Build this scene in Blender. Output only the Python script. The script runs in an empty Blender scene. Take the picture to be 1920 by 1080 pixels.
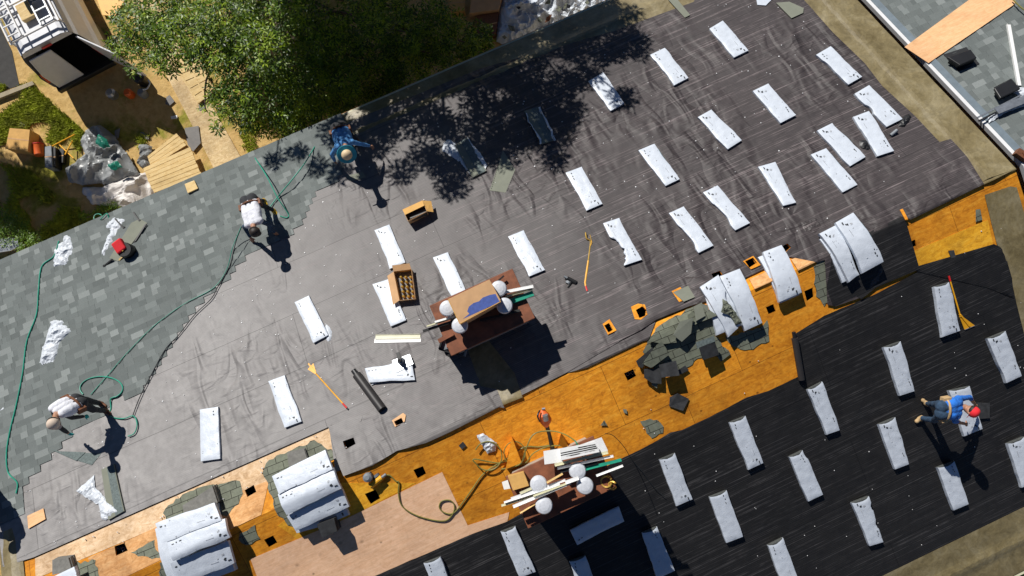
import bpy, bmesh, math, random
import numpy as np
from mathutils import Vector, Matrix, geometry, noise
R = math.radians
random.seed(7)
S = bpy.context.scene
col = S.collection

# ------------------------------------------------------------------ camera
H = 6.2                                   # ridge height
PITCH = R(16.37); T = math.tan(PITCH)
F_PX = 1280.0
_t, _e, _a = R(8.53), R(2.84), R(24.22)
e1 = Vector((math.cos(_a), math.sin(_a), 0)); e2 = Vector((-math.sin(_a), math.cos(_a), 0)); ef = Vector((0, 0, 1))
_X = math.cos(_e) * e1 + math.sin(_e) * ef
_G = -math.sin(_e) * e1 + math.cos(_e) * ef
_Y = math.cos(_t) * e2 + math.sin(_t) * _G
_Z = math.sin(_t) * e2 - math.cos(_t) * _G
B = Matrix((_X, _Y, _Z))                  # camera (right, up, forward) -> world
def ray(px, py): return B @ Vector((px - 960, 540 - py, F_PX))
CAM = Vector((0.221, -0.008, 12.655 + H))
cam = bpy.data.cameras.new('camera'); camo = bpy.data.objects.new('camera', cam); col.objects.link(camo)
cam.sensor_fit = 'HORIZONTAL'; cam.sensor_width = 36; cam.lens = 36 * F_PX / 1920
cam.clip_start = 0.1; cam.clip_end = 500
right = B @ Vector((1, 0, 0)); up = B @ Vector((0, 1, 0)); fwd = B @ Vector((0, 0, 1))
m4 = Matrix((right, up, -fwd)).transposed().to_4x4(); m4.translation = CAM
camo.matrix_world = m4
S.camera = camo

# ------------------------------------------------------------------ light
SUN = Vector((-0.2, 1.0, 0.9)).normalized()         # towards the sun
w = bpy.data.worlds.new('World'); S.world = w; w.use_nodes = True
nt = w.node_tree; bg = nt.nodes['Background']
sky = nt.nodes.new('ShaderNodeTexSky'); sky.sky_type = 'NISHITA'; sky.sun_disc = False
sky.sun_elevation = math.asin(SUN.z); sky.sun_rotation = math.atan2(SUN.x, SUN.y)
sky.ozone_density = 7.0; sky.dust_density = 0.0; sky.air_density = 0.6
nt.links.new(sky.outputs[0], bg.inputs[0]); bg.inputs[1].default_value = 0.05
sl = bpy.data.lights.new('sun', 'SUN'); sl.energy = 5.0; sl.angle = R(0.5); sl.color = (1, 0.965, 0.91)
so = bpy.data.objects.new('sun', sl); col.objects.link(so)
so.rotation_euler = (-SUN).to_track_quat('-Z', 'Y').to_euler(); so.location = (0, 0, 30)
S.view_settings.view_transform = 'Standard'; S.view_settings.look = 'None'
S.view_settings.gamma = 1; S.view_settings.exposure = 0
S.render.resolution_x = 1024; S.render.resolution_y = 576

# ------------------------------------------------------------------ surfaces
def roofz(y): return H - T * math.sqrt(y * y + 0.0009)
def on(px, py, h=0.0):
    """point seen at a pixel, h metres (vertical) above the main roof"""
    r = ray(px, py)
    t = (CAM.z - H - h + T * CAM.y) / (-T * r.y - r.z)
    p = CAM + t * r
    if p.y >= 0: return p
    t = (CAM.z - H - h - T * CAM.y) / (T * r.y - r.z)
    return CAM + t * r
def gnd(px, py, z=0.0):
    r = ray(px, py); t = (z - CAM.z) / r.z
    return CAM + t * r
def pix(p):
    c = B.transposed() @ (Vector(p) - CAM)
    return 960 + F_PX * c.x / c.z, 540 - F_PX * c.y / c.z
NU = Vector((0, math.sin(PITCH), math.cos(PITCH))); NL = Vector((0, -math.sin(PITCH), math.cos(PITCH)))

# ------------------------------------------------------------------ naming
def tag(o, label=None, cat=None, group=None, kind=None):
    if label: o['label'] = label
    if cat: o['category'] = cat
    if group: o['group'] = group
    if kind: o['kind'] = kind
    return o
def thing(name, label, cat, loc=(0, 0, 0), group=None):
    o = bpy.data.objects.new(name, None); o.empty_display_size = 0.1
    col.objects.link(o); o.location = loc
    return tag(o, label, cat, group)

# ------------------------------------------------------------------ materials
MT = {}
class NB:
    """small node helper"""
    def __init__(s, name, rough=0.7, spec=0.5, metal=0.0):
        s.m = bpy.data.materials.new(name); s.m.use_nodes = True; s.t = s.m.node_tree
        s.b = s.t.nodes['Principled BSDF']; s.b.inputs['Roughness'].default_value = rough
        s.b.inputs['Specular IOR Level'].default_value = spec; s.b.inputs['Metallic'].default_value = metal
        MT[name] = s.m
        g = s.t.nodes.new('ShaderNodeNewGeometry'); s.pos = g.outputs['Position']
    def n(s, typ, **k):
        x = s.t.nodes.new(typ)
        for a, v in k.items(): setattr(x, a, v)
        return x
    def map(s, scale=(1, 1, 1), rot=(0, 0, 0), vec=None, loc=(0, 0, 0)):
        x = s.n('ShaderNodeMapping'); x.inputs['Scale'].default_value = scale; x.inputs['Rotation'].default_value = rot; x.inputs['Location'].default_value = loc
        s.t.links.new(vec or s.pos, x.inputs['Vector']); return x.outputs[0]
    def noise(s, vec, scale=5, detail=4, rough=.55, dist=0.0):
        x = s.n('ShaderNodeTexNoise'); x.inputs['Scale'].default_value = scale; x.inputs['Detail'].default_value = detail
        x.inputs['Roughness'].default_value = rough; x.inputs['Distortion'].default_value = dist
        s.t.links.new(vec, x.inputs['Vector']); return x.outputs['Fac']
    def ramp(s, fac, stops):
        x = s.n('ShaderNodeValToRGB'); e = x.color_ramp.elements
        while len(e) < len(stops): e.new(0.5)
        for i, (p, c) in enumerate(stops):
            e[i].position = p; e[i].color = (c[0], c[1], c[2], 1) if hasattr(c, '__len__') else (c, c, c, 1)
        s.t.links.new(fac, x.inputs[0]); return x.outputs[0]
    def mix(s, a, b, f, mode='MIX'):
        x = s.n('ShaderNodeMix', data_type='RGBA', blend_type=mode)
        for sock, v in ((x.inputs[0], f), (x.inputs[6], a), (x.inputs[7], b)):
            if hasattr(v, 'is_linked'): s.t.links.new(v, sock)
            elif hasattr(v, '__len__'): sock.default_value = (*v, 1)
            else: sock.default_value = v
        return x.outputs[2]
    def math(s, op, a, b=0.0, c=None):
        x = s.n('ShaderNodeMath', operation=op)
        for i, v in enumerate((a, b) if c is None else (a, b, c)):
            if hasattr(v, 'is_linked'): s.t.links.new(v, x.inputs[i])
            else: x.inputs[i].default_value = v
        return x.outputs[0]
    def attr(s, name='tone'):
        return s.n('ShaderNodeAttribute', attribute_name=name).outputs['Color']
    def col(s, c):
        if hasattr(c, 'is_linked'): s.t.links.new(c, s.b.inputs['Base Color'])
        else: s.b.inputs['Base Color'].default_value = (*c, 1)
    def rough(s, c): s.t.links.new(c, s.b.inputs['Roughness'])
    def bump(s, h, strength=.5, dist=.01):
        x = s.n('ShaderNodeBump'); x.inputs['Strength'].default_value = strength; x.inputs['Distance'].default_value = dist
        s.t.links.new(h, x.inputs['Height']); 
        if s.b.inputs['Normal'].is_linked:
            s.t.links.new(s.b.inputs['Normal'].links[0].from_socket, x.inputs['Normal'])
        s.t.links.new(x.outputs[0], s.b.inputs['Normal'])

def simple(name, c, rough=.6, spec=.5, metal=0, var=.18, vs=6, bump=0.0, bs=40, bd=.004):
    k = NB(name, rough, spec, metal)
    f = k.noise(k.pos, vs, 5, .6)
    lo = tuple(x * (1 - var) for x in c); hi = tuple(min(1, x * (1 + var)) for x in c)
    k.col(k.ramp(f, [(.3, lo), (.7, hi)]))
    if bump: k.bump(k.noise(k.pos, bs, 4), bump, bd)
    return k.m

# film wrap
def film_mat(name, c, rough=.38):
    k = NB(name, rough, .4)
    f = k.noise(k.pos, 9, 4, .6); k.col(k.ramp(f, [(.3, tuple(x * .9 for x in c)), (.65, c)]))
    k.bump(k.noise(k.map((1, 1, 1)), 14, 5, .6, 1.2), .35, .012)
    k.bump(k.noise(k.map((4, 14, 8), (0, 0, .6)), 2.2, 4, .6, 2.5), .22, .008)
    return k.m
film_mat('film', (.61, .66, .73)); film_mat('film_crumpled', (.63, .67, .72), .42)
simple('film_teal', (.02, .22, .28), .35, var=.3, vs=12)
simple('print_ink', (.03, .035, .04), .6); simple('print_grey', (.42, .44, .47), .6)
simple('shingle_edge', (.07, .075, .07), .9, var=.5, vs=60)
simple('shingle_back', (.20, .21, .165), .85, var=.08, vs=5, bump=.3, bs=150)
simple('shingle_face', (.13, .16, .155), .9, var=.3, vs=30, bump=.4, bs=200)
k = NB('shingle_old', .9, .3)
br = k.n('ShaderNodeTexBrick'); br.offset = .4; br.inputs['Scale'].default_value = 1; br.inputs['Mortar Size'].default_value = .006; br.inputs['Brick Width'].default_value = .31; br.inputs['Row Height'].default_value = .14
br.inputs['Color1'].default_value = (.19, .205, .152, 1); br.inputs['Color2'].default_value = (.15, .16, .122, 1); br.inputs['Mortar'].default_value = (.03, .03, .022, 1); k.t.links.new(k.map((1, 1, 0), (0, 0, .04)), br.inputs['Vector'])
k.col(k.mix(br.outputs['Color'], k.ramp(k.noise(k.pos, 11, 6, .7), [(.3, .75), (.7, 1.2)]), 1.0, 'MULTIPLY')); k.bump(k.noise(k.pos, 150, 4), .5, .004)
simple('block_grey', (.17, .165, .15), .9, var=.2, vs=14, bump=.5, bs=120); simple('shingle_black', (.035, .036, .038), .8, var=.5, vs=8, bump=.5, bs=120)
simple('tab_line', (.03, .03, .028), .8)

def underlay(name, base, hi, stripes, wr, rough, spec=.5, streak=.5, grade=None):
    k = NB(name, rough, spec)
    big = k.noise(k.pos, .5, 4, .6)
    c = k.ramp(big, [(.3, base), (.7, hi)])
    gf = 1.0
    if grade:       # paler sheets towards the left end, sun sheen put into their base colour
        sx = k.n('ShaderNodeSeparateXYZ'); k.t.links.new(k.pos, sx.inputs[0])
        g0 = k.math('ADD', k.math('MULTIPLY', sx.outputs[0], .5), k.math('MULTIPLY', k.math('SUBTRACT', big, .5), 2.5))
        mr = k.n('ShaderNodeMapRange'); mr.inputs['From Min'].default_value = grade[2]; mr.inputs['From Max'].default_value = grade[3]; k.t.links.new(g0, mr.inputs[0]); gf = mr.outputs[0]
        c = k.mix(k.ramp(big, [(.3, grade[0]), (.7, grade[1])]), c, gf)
    # woven stripes running along the ridge
    ya = k.map((1, 1, 1))
    wv = k.n('ShaderNodeTexWave', wave_type='BANDS', bands_direction='Y'); wv.inputs['Scale'].default_value = 9.5
    wv.inputs['Distortion'].default_value = .35; wv.inputs['Detail'].default_value = 1
    k.t.links.new(k.map((.3, 1, 0)), wv.inputs['Vector'])
    fine = k.noise(k.map((.22, 42, 0)), 1.0, 3, .6)
    line = k.ramp(fine, [(.52, 0), (.62, 1)])
    seg = k.ramp(k.noise(k.map((1.1, 6, 0), loc=(3, 1, 0)), 1.6, 4, .7), [(.42, 0), (.6, 1)])
    msk = k.math('MULTIPLY', k.math('MULTIPLY', line, seg), k.math('ADD', k.math('MULTIPLY', gf, .88), .12))
    c = k.mix(c, tuple(min(1, x * streak) for x in hi), k.math('MULTIPLY', msk, stripes))
    dk = k.math('MULTIPLY', k.ramp(wv.outputs['Fac'], [(.2, 1), (.5, 0)]), k.math('ADD', k.math('MULTIPLY', gf, .9), .1))
    c = k.mix(c, tuple(x * .55 for x in base), k.math('MULTIPLY', dk, stripes * .55))
    lap = k.n('ShaderNodeTexBrick'); lap.offset = .37; lap.inputs['Color1'].default_value = (1, 1, 1, 1); lap.inputs['Color2'].default_value = (.93, .93, .93, 1); lap.inputs['Mortar'].default_value = (.45, .45, .45, 1)
    lap.inputs['Scale'].default_value = 1; lap.inputs['Mortar Size'].default_value = .007; lap.inputs['Brick Width'].default_value = 9.0; lap.inputs['Row Height'].default_value = 1.13
    wb = k.n('ShaderNodeVectorMath', operation='ADD'); sc_ = k.n('ShaderNodeVectorMath', operation='SCALE'); sc_.inputs['Scale'].default_value = .03
    nz = k.n('ShaderNodeTexNoise'); nz.inputs['Scale'].default_value = .9; k.t.links.new(k.pos, nz.inputs['Vector']); k.t.links.new(nz.outputs['Color'], sc_.inputs[0]); k.t.links.new(k.map((1, 1, 0)), wb.inputs[0]); k.t.links.new(sc_.outputs[0], wb.inputs[1]); k.t.links.new(wb.outputs[0], lap.inputs['Vector'])
    c = k.mix(c, lap.outputs['Color'], .9, 'MULTIPLY')
    spots = k.ramp(k.noise(k.pos, 6, 6, .7), [(.35, .82), (.65, 1.08)])
    c = k.mix(c, spots, 1.0, 'MULTIPLY')
    k.col(c)
    k.rough(k.ramp(k.noise(k.pos, 3, 5, .65), [(.3, rough - .03), (.7, rough + .04)]))
    # loose wrinkles
    w1 = k.noise(k.map((2.3, .75, 1), (0, 0, .25)), 1.3, 1, .4, .9)
    mk = k.ramp(k.noise(k.pos, .6, 2, .5), [(.42, 0), (.62, 1)])
    k.bump(k.math('MULTIPLY', k.ramp(w1, [(.42, 0), (.72, 1)]), mk), min(1.0, wr * 1.1), .07)
    w2 = k.noise(k.map((1.0, 2.2, 1), (0, 0, -.5)), 2.6, 1, .4, .8)
    k.bump(k.math('MULTIPLY', k.ramp(w2, [(.5, 0), (.75, 1)]), mk), min(1.0, wr * .8), .022)
    k.bump(wv.outputs['Fac'], .10 * stripes + .02, .006)
    k.bump(k.noise(k.pos, 90, 3, .6), .12, .002)
    return k.m
underlay('underlay_grey', (.105, .095, .089), (.15, .138, .13), .15, .75, .5, .5, 1.6)
underlay('underlay_brown', (.046, .037, .036), (.068, .056, .055), 1.0, .5, .5, .5, 4.5)
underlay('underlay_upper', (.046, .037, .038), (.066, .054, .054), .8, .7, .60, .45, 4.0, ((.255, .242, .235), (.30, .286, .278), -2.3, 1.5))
underlay('underlay_black', (.013, .0125, .0125), (.02, .019, .019), .8, .15, .6, .35, 4.6)
simple('roll_black', (.028, .025, .024), .5, var=.1)

def ply(name, c1, c2, c3, seams=True, dimples=False, stain=.5):
    k = NB(name, .75, .3)
    a = k.noise(k.map((1.2, 7, 1)), 2.0, 6, .65, 1.0)
    c = k.ramp(a, [(.25, c1), (.5, c2), (.75, c3)])
    b = k.noise(k.pos, 5.5, 5, .7)
    c = k.mix(c, tuple(x * .5 for x in c1), k.math('MULTIPLY', k.ramp(b, [(.56, 0), (.72, 1)]), stain))
    kn = k.n('ShaderNodeTexVoronoi'); kn.inputs['Scale'].default_value = 2.6
    k.t.links.new(k.map((1, 1.2, 1)), kn.inputs['Vector'])
    c = k.mix(c, tuple(x * .3 for x in c1), k.ramp(kn.outputs['Distance'], [(.04, .75), (.085, 0)]))
    if seams:
        br = k.n('ShaderNodeTexBrick'); br.offset = .5
        br.inputs['Color1'].default_value = (1, 1, 1, 1); br.inputs['Color2'].default_value = (.80, .78, .74, 1); br.inputs['Mortar'].default_value = (.13, .09, .05, 1)
        br.inputs['Scale'].default_value = 1; br.inputs['Mortar Size'].default_value = .004; br.inputs['Brick Width'].default_value = 2.44; br.inputs['Row Height'].default_value = 1.17
        br.inputs['Mortar Smooth'].default_value = .3
        k.t.links.new(k.map((1, 1, 0), loc=(.7, .12, 0)), br.inputs['Vector'])
        c = k.mix(c, br.outputs['Color'], 1.0, 'MULTIPLY')
    if dimples:
        v = k.n('ShaderNodeTexVoronoi'); v.inputs['Scale'].default_value = 3.0; k.t.links.new(k.map((1, 1.3, 1)), v.inputs['Vector'])
        v.inputs['Randomness'].default_value = .9
        d = k.ramp(v.outputs['Distance'], [(.03, 1), (.17, 0)])
        c = k.mix(c, tuple(x * .52 for x in c1), k.math('MULTIPLY', d, .8))
    c = k.mix(c, k.ramp(k.noise(k.pos, .9, 6, .65, .5), [(.3, (.62, .60, .60)), (.5, (.95, .95, .95)), (.7, (1.12, 1.12, 1.15))]), 1.0 if stain > .2 else .5, 'MULTIPLY')
    bl = k.noise(k.map((1.5, 2.2, 1)), 4.5, 6, .72, 1.2); c = k.mix(c, k.ramp(bl, [(.32, (.66, .58, .50)), (.5, (.98, .96, .94)), (.68, (1.18, 1.25, 1.4))]), .9 if stain > .2 else .35, 'MULTIPLY')
    gr = k.noise(k.map((3.0, 55, 1)), 1.0, 4, .7, .4); c = k.mix(c, k.ramp(gr, [(.35, .85), (.6, 1.05)]), .6, 'MULTIPLY')
    c = k.mix(c, tuple(x * .2 for x in c1), k.ramp(k.noise(k.map((1.5, 1, 1)), 17, 3, .6), [(.68, 0), (.74, stain * 1.2)]))
    k.col(c); k.bump(a, .25, .006); k.bump(k.noise(k.pos, 60, 3), .2, .002)
    return k.m
ply('ply_orange', (.66, .225, .010), (.84, .325, .018), (.97, .45, .045), stain=.38)
ply('ply_gold', (.80, .35, .015), (.92, .45, .025), (1.0, .56, .06), seams=False, stain=.4)
ply('ply_pale', (.62, .40, .21), (.74, .52, .31), (.78, .58, .38), seams=False, stain=.3)
ply('ply_tan', (.68, .32, .10), (.78, .42, .17), (.85, .52, .24), seams=True, stain=.35)
ply('ply_pink', (.80, .47, .27), (.90, .56, .34), (.95, .62, .40), seams=False, dimples=True, stain=.15)
ply('ply_new', (.78, .42, .20), (.85, .50, .25), (.88, .55, .30), seams=False, stain=.1)
ply('ply_path', (.62, .45, .22), (.70, .52, .27), (.76, .58, .33), seams=False, stain=.3)
ply('board_raw', (.62, .42, .16), (.74, .54, .25), (.82, .64, .34), seams=False, stain=.2)
k = NB('tan_membrane', .42, .5)
f = k.noise(k.map((1, 1, 1)), 1.6, 6, .7, .6)
f2 = k.noise(k.map((1, 1, 1)), 7, 6, .7, 1.0)
k.col(k.mix(k.ramp(f, [(.28, (.12, .09, .035)), (.5, (.22, .175, .085)), (.72, (.32, .27, .16))]), k.ramp(f2, [(.3, .72), (.7, 1.2)]), 1.0, 'MULTIPLY'))
k.bump(k.noise(k.pos, 8, 5, .65), .4, .01)
simple('metal_white', (.72, .72, .72), .4, var=.05); simple('metal_dark', (.02, .02, .02), .5)
simple('metal_galv', (.38, .40, .42), .35, metal=.7, var=.25, vs=12)
simple('drip_blue', (.14, .18, .21), .5, var=.15); simple('wall_siding', (.42, .38, .32), .8, var=.1)
simple('rust_steel', (.21, .07, .03), .6, var=.35, vs=7, bump=.2); simple('cap_white', (.60, .62, .66), .45, var=.12, vs=20)
simple('cardboard', (.56, .33, .16), .8, var=.1); simple('cardboard_orange', (.62, .35, .10), .8, var=.12)
simple('print_blue', (.05, .09, .32), .6, var=.2, vs=20)
simple('vinyl_white', (.80, .80, .78), .45, var=.05); simple('vinyl_cream', (.60, .58, .40), .5, var=.1)
simple('tool_yellow', (.80, .38, .01), .5, var=.15); simple('tool_orange', (.75, .13, .02), .45, var=.1)
simple('tool_red', (.62, .02, .02), .4, var=.1); simple('tool_black', (.012, .012, .013), .45); simple('tool_grey', (.2, .22, .24), .5)
simple('hose_green', (.02, .30, .20), .45, var=.2); simple('hose_olive', (.20, .19, .045), .5, var=.2); simple('cord_dark', (.015, .018, .02), .5)
simple('gold_metal', (.60, .38, .08), .35, metal=.5); simple('tan_tip', (.66, .5, .3), .6)
simple('skin', (.40, .20, .12), .55, var=.08); simple('hair', (.02, .013, .01), .6)
simple('cloth_blue', (.02, .16, .58), .9, var=.3, vs=14, bump=.6, bs=22, bd=.02); simple('cloth_white', (.72, .73, .78), .85, var=.08, vs=8, bump=.6, bs=16, bd=.02)
simple('cloth_azure', (.09, .28, .58), .9, var=.35, vs=14, bump=.6, bs=22, bd=.02)
simple('denim', (.025, .055, .10), .9, var=.4, vs=18, bump=.5, bs=30); simple('cloth_dark', (.03, .032, .036), .9, var=.3, bump=.4, bs=30)
simple('boot_tan', (.50, .34, .17), .8, var=.2); simple('leather', (.16, .06, .025), .7, var=.3, vs=20)
simple('cap_red', (.75, .02, .03), .8, var=.1); simple('cap_tan', (.62, .50, .40), .85, var=.08); simple('hat_teal', (.02, .26, .36), .8, var=.2)
simple('glove_teal', (.0, .45, .42), .6); simple('glove_yellow', (.75, .45, .03), .6)
k = NB('shingles_laid', .88, .3)
tn = k.attr('tone'); g = k.noise(k.pos, 160, 3, .7)
c = k.mix(tn, k.ramp(g, [(.3, .72), (.7, 1.25)]), 1.0, 'MULTIPLY'); k.col(c); k.bump(g, .35, .002)

# ------------------------------------------------------------------ mesh building
class MB:
    def __init__(s): s.v = []; s.f = []; s.mi = []; s.tone = []
    def add(s, vs, fs, mi=0, tone=None):
        o = len(s.v); s.v += [Vector(v) for v in vs]
        for f in fs: s.f.append(tuple(i + o for i in f)); s.mi.append(mi); s.tone.append(tone)
        return s
    def box(s, c, ax, ay, az, mi=0, tone=None):
        """centre and three half-axis vectors"""
        c, ax, ay, az = Vector(c), Vector(ax), Vector(ay), Vector(az)
        vs = [c + sx * ax + sy * ay + sz * az for sz in (-1, 1) for sx, sy in ((-1, -1), (1, -1), (1, 1), (-1, 1))]
        return s.add(vs, [(3, 2, 1, 0), (4, 5, 6, 7), (0, 1, 5, 4), (1, 2, 6, 5), (2, 3, 7, 6), (3, 0, 4, 7)], mi, tone)
    def bar(s, a, b, wx, wz, up=(0, 0, 1), mi=0):
        a, b = Vector(a), Vector(b); d = (b - a); u = Vector(up); sd = d.cross(u)
        if sd.length < 1e-6: sd = d.cross(Vector((1, 0, 0)))
        sd.normalize(); n = sd.cross(d).normalized()
        return s.box((a + b) / 2, d / 2, sd * wx / 2, n * wz / 2, mi)
    def tube(s, pts, r, seg=8, mi=0, cap=True):
        pts = [Vector(p) for p in pts]; n = len(pts); rs = r if hasattr(r, '__len__') else [r] * n
        vs = []; prev = None
        for i, p in enumerate(pts):
            d = (pts[min(i + 1, n - 1)] - pts[max(i - 1, 0)]).normalized()
            a = d.cross(prev if prev else (Vector((0, 0, 1)) if abs(d.z) < .9 else Vector((1, 0, 0)))) if prev is None else None
            if prev is None: a = a.normalized()
            else: a = (prev - d * prev.dot(d)).normalized()
            prev = a; b = d.cross(a)
            for k_ in range(seg):
                t = 2 * math.pi * k_ / seg; vs.append(p + rs[i] * (math.cos(t) * a + math.sin(t) * b))
        fs = [(i * seg + k_, i * seg + (k_ + 1) % seg, (i + 1) * seg + (k_ + 1) % seg, (i + 1) * seg + k_) for i in range(n - 1) for k_ in range(seg)]
        if cap: fs += [tuple(range(seg))[::-1], tuple((n - 1) * seg + k_ for k_ in range(seg))]
        return s.add(vs, fs, mi)
    def lathe(s, c, prof, seg=20, axis=(0, 0, 1), mi=0):
        """profile list of (radius, height) about an axis"""
        c = Vector(c); z = Vector(axis).normalized(); x = z.orthogonal().normalized(); y = z.cross(x)
        vs = [c + z * h + r * (math.cos(2 * math.pi * k_ / seg) * x + math.sin(2 * math.pi * k_ / seg) * y) for r, h in prof for k_ in range(seg)]
        n = len(prof)
        fs = [(i * seg + k_, i * seg + (k_ + 1) % seg, (i + 1) * seg + (k_ + 1) % seg, (i + 1) * seg + k_) for i in range(n - 1) for k_ in range(seg)]
        fs += [tuple(range(seg))[::-1], tuple((n - 1) * seg + k_ for k_ in range(seg))]
        return s.add(vs, fs, mi)
    def prism(s, poly, off, mi=0):
        """closed polygon of points, thickened downward along off"""
        n = len(poly); poly = [Vector(p) for p in poly]; off = Vector(off)
        vs = poly + [p - off for p in poly]
        fs = [tuple(range(n)), tuple(range(2 * n - 1, n - 1, -1))] + [(i, i + n, (i + 1) % n + n, (i + 1) % n) for i in range(n)]
        return s.add(vs, fs, mi)
    def build(s, name, mats, parent=None, smooth=False, origin=None, bevel=0):
        if not isinstance(mats, (list, tuple)): mats = [mats]
        o0 = Vector(origin) if origin is not None else (Vector(parent.location) if parent else Vector((0, 0, 0)))
        me = bpy.data.meshes.new(name); me.from_pydata([tuple(v - o0) for v in s.v], [], s.f); 
        for m in mats: me.materials.append(MT[m])
        for i, p in enumerate(me.polygons): p.material_index = s.mi[i]; p.use_smooth = smooth
        if any(t is not None for t in s.tone):
            a = me.color_attributes.new('tone', 'FLOAT_COLOR', 'CORNER'); k_ = 0
            for i, p in enumerate(me.polygons):
                t = s.tone[i] or (.1, .1, .1)
                for _ in p.loop_indices: a.data[k_].color = (*t, 1); k_ += 1
        bm = bmesh.new(); bm.from_mesh(me); bmesh.ops.recalc_face_normals(bm, faces=bm.faces); bm.to_mesh(me); bm.free()
        if smooth: me.set_sharp_from_angle(angle=R(42))
        o = bpy.data.objects.new(name, me); col.objects.link(o)
        if parent: o.parent = parent
        else: o.location = o0
        if bevel:
            b = o.modifiers.new('bevel', 'BEVEL'); b.width = bevel; b.segments = 2; b.limit_method = 'ANGLE'
        return o
def smoothpath(pts, n=8):
    pts = [Vector(p) for p in pts]; P = [pts[0]] + pts + [pts[-1]]; out = []
    for i in range(1, len(P) - 2):
        for k_ in range(n):
            t = k_ / n; a, b, c, d = P[i - 1], P[i], P[i + 1], P[i + 2]
            out.append(.5 * ((2 * b) + (-a + c) * t + (2 * a - 5 * b + 4 * c - d) * t * t + (-a + 3 * b - 3 * c + d) * t ** 3))
    out.append(pts[-1]); return out
def inside(P, poly):
    x, y = P[:, 0], P[:, 1]; r = np.zeros(len(P), bool); n = len(poly)
    for i in range(n):
        x1, y1 = poly[i][:2]; x2, y2 = poly[(i + 1) % n][:2]
        c = ((y1 > y) != (y2 > y)); 
        if y2 != y1: r ^= c & (x < (x2 - x1) * (y - y1) / (y2 - y1) + x1)
    return r
def rag(poly, amp=0.0, step=.12, seed=0):
    """subdivide an outline and roughen it"""
    rn = random.Random(seed); out = []
    for i in range(len(poly)):
        a, b = Vector(poly[i][:2]), Vector(poly[(i + 1) % len(poly)][:2]); L = (b - a).length; n = max(1, int(L / step))
        nn = Vector((-(b - a).y, (b - a).x)) / max(L, 1e-6)
        for k_ in range(n):
            p = a.lerp(b, k_ / n)
            if k_ and amp: p += nn * rn.uniform(-amp, amp)
            out.append((p.x, p.y))
    return out
def sheet(name, outline, off, mats, parent=None, holes=(), grid=0, th=.004, wr=0.0, amp=0.0, zf=None, seed=0, step=.25, world=False, lift=None):
    """a sheet lying on the main roof; outline in photo pixels unprojected on the roof, or (x, y) metres"""
    if not world: outline = [on(*p) for p in outline]; holes = [[on(*p) for p in h] for h in holes]
    out = rag(outline, amp, step, seed); hs = [[(p[0], p[1]) for p in h] for h in holes]
    hs = [h for h in hs if inside(np.array(h), out).any()]
    V = []; E_ = []
    for L in [out] + hs:
        s0 = len(V); V += [Vector(p) for p in L]; E_ += [(s0 + i, s0 + (i + 1) % len(L)) for i in range(len(L))]
    xs = [p[0] for p in out]; ys = [p[1] for p in out]
    x0, x1, y0, y1 = min(xs), max(xs), min(ys), max(ys)
    if y0 < -.01 and y1 > .01 and zf is None:
        V += [Vector((x0 - .1, 0)), Vector((x1 + .1, 0))]; E_.append((len(V) - 2, len(V) - 1))
    if grid:
        g_ = []; rn = random.Random(seed)
        nx, ny = int((x1 - x0) / grid), int((y1 - y0) / grid)
        for i in range(1, nx):
            for j in range(1, ny): g_.append((x0 + (i + rn.uniform(-.2, .2)) * grid, y0 + (j + rn.uniform(-.2, .2)) * grid))
        if g_:
            G = np.array(g_); k_ = inside(G, out)
            for h in hs: k_ &= ~inside(G, h)
            k_ &= (np.abs(G[:, 1]) > grid * .3)
            V += [Vector(p) for p in G[k_]]
    r = geometry.delaunay_2d_cdt(V, E_, [], 0, 1e-5)
    vv, ff = r[0], r[2]
    C = np.array([[sum(vv[i].x for i in f) / 3, sum(vv[i].y for i in f) / 3] for f in ff])
    k_ = inside(C, out)
    for h in hs: k_ &= ~inside(C, h)
    ff = [f for f, b in zip(ff, k_) if b]
    zf = zf or (lambda x, y: H - T * abs(y))
    edge = {}
    for f in ff:
        for i in range(3):
            a, b = f[i], f[(i + 1) % 3]; edge[(a, b)] = 1
    bd = [(a, b) for (a, b) in edge if (b, a) not in edge]; bset = {i for e in bd for i in e}
    def hz(i, p):
        h = off
        if wr: 
            q = noise.noise(Vector((p.x * 1.1, p.y * .9, seed))) ; q2 = noise.noise(Vector((p.x * 3.3 + q * 2, p.y * 3 + q * 2, 5 + seed)))
            h += wr * (max(0, q) * .8 + abs(q2) * .8) * (.1 if i in bset else 1)
        if lift: h += lift(p.x, p.y)
        return h
    used = sorted({i for f in ff for i in f}); rm = {a: b for b, a in enumerate(used)}
    top = [Vector((vv[i].x, vv[i].y, zf(vv[i].x, vv[i].y) + hz(i, vv[i]))) for i in used]
    ff = [tuple(rm[i] for i in f) for f in ff]; bd = [(rm[a], rm[b]) for a, b in bd]
    mb = MB(); n = len(top); mb.v = top + [p - Vector((0, 0, th)) for p in top]
    for f in ff: mb.f.append(tuple(f)); mb.mi.append(0); mb.tone.append(None)
    for a, b in bd: mb.f.append((a, b, b + n, a + n)); mb.mi.append(0); mb.tone.append(None)
    ob = mb.build(name, mats, parent, smooth=bool(wr))
    return ob

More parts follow.
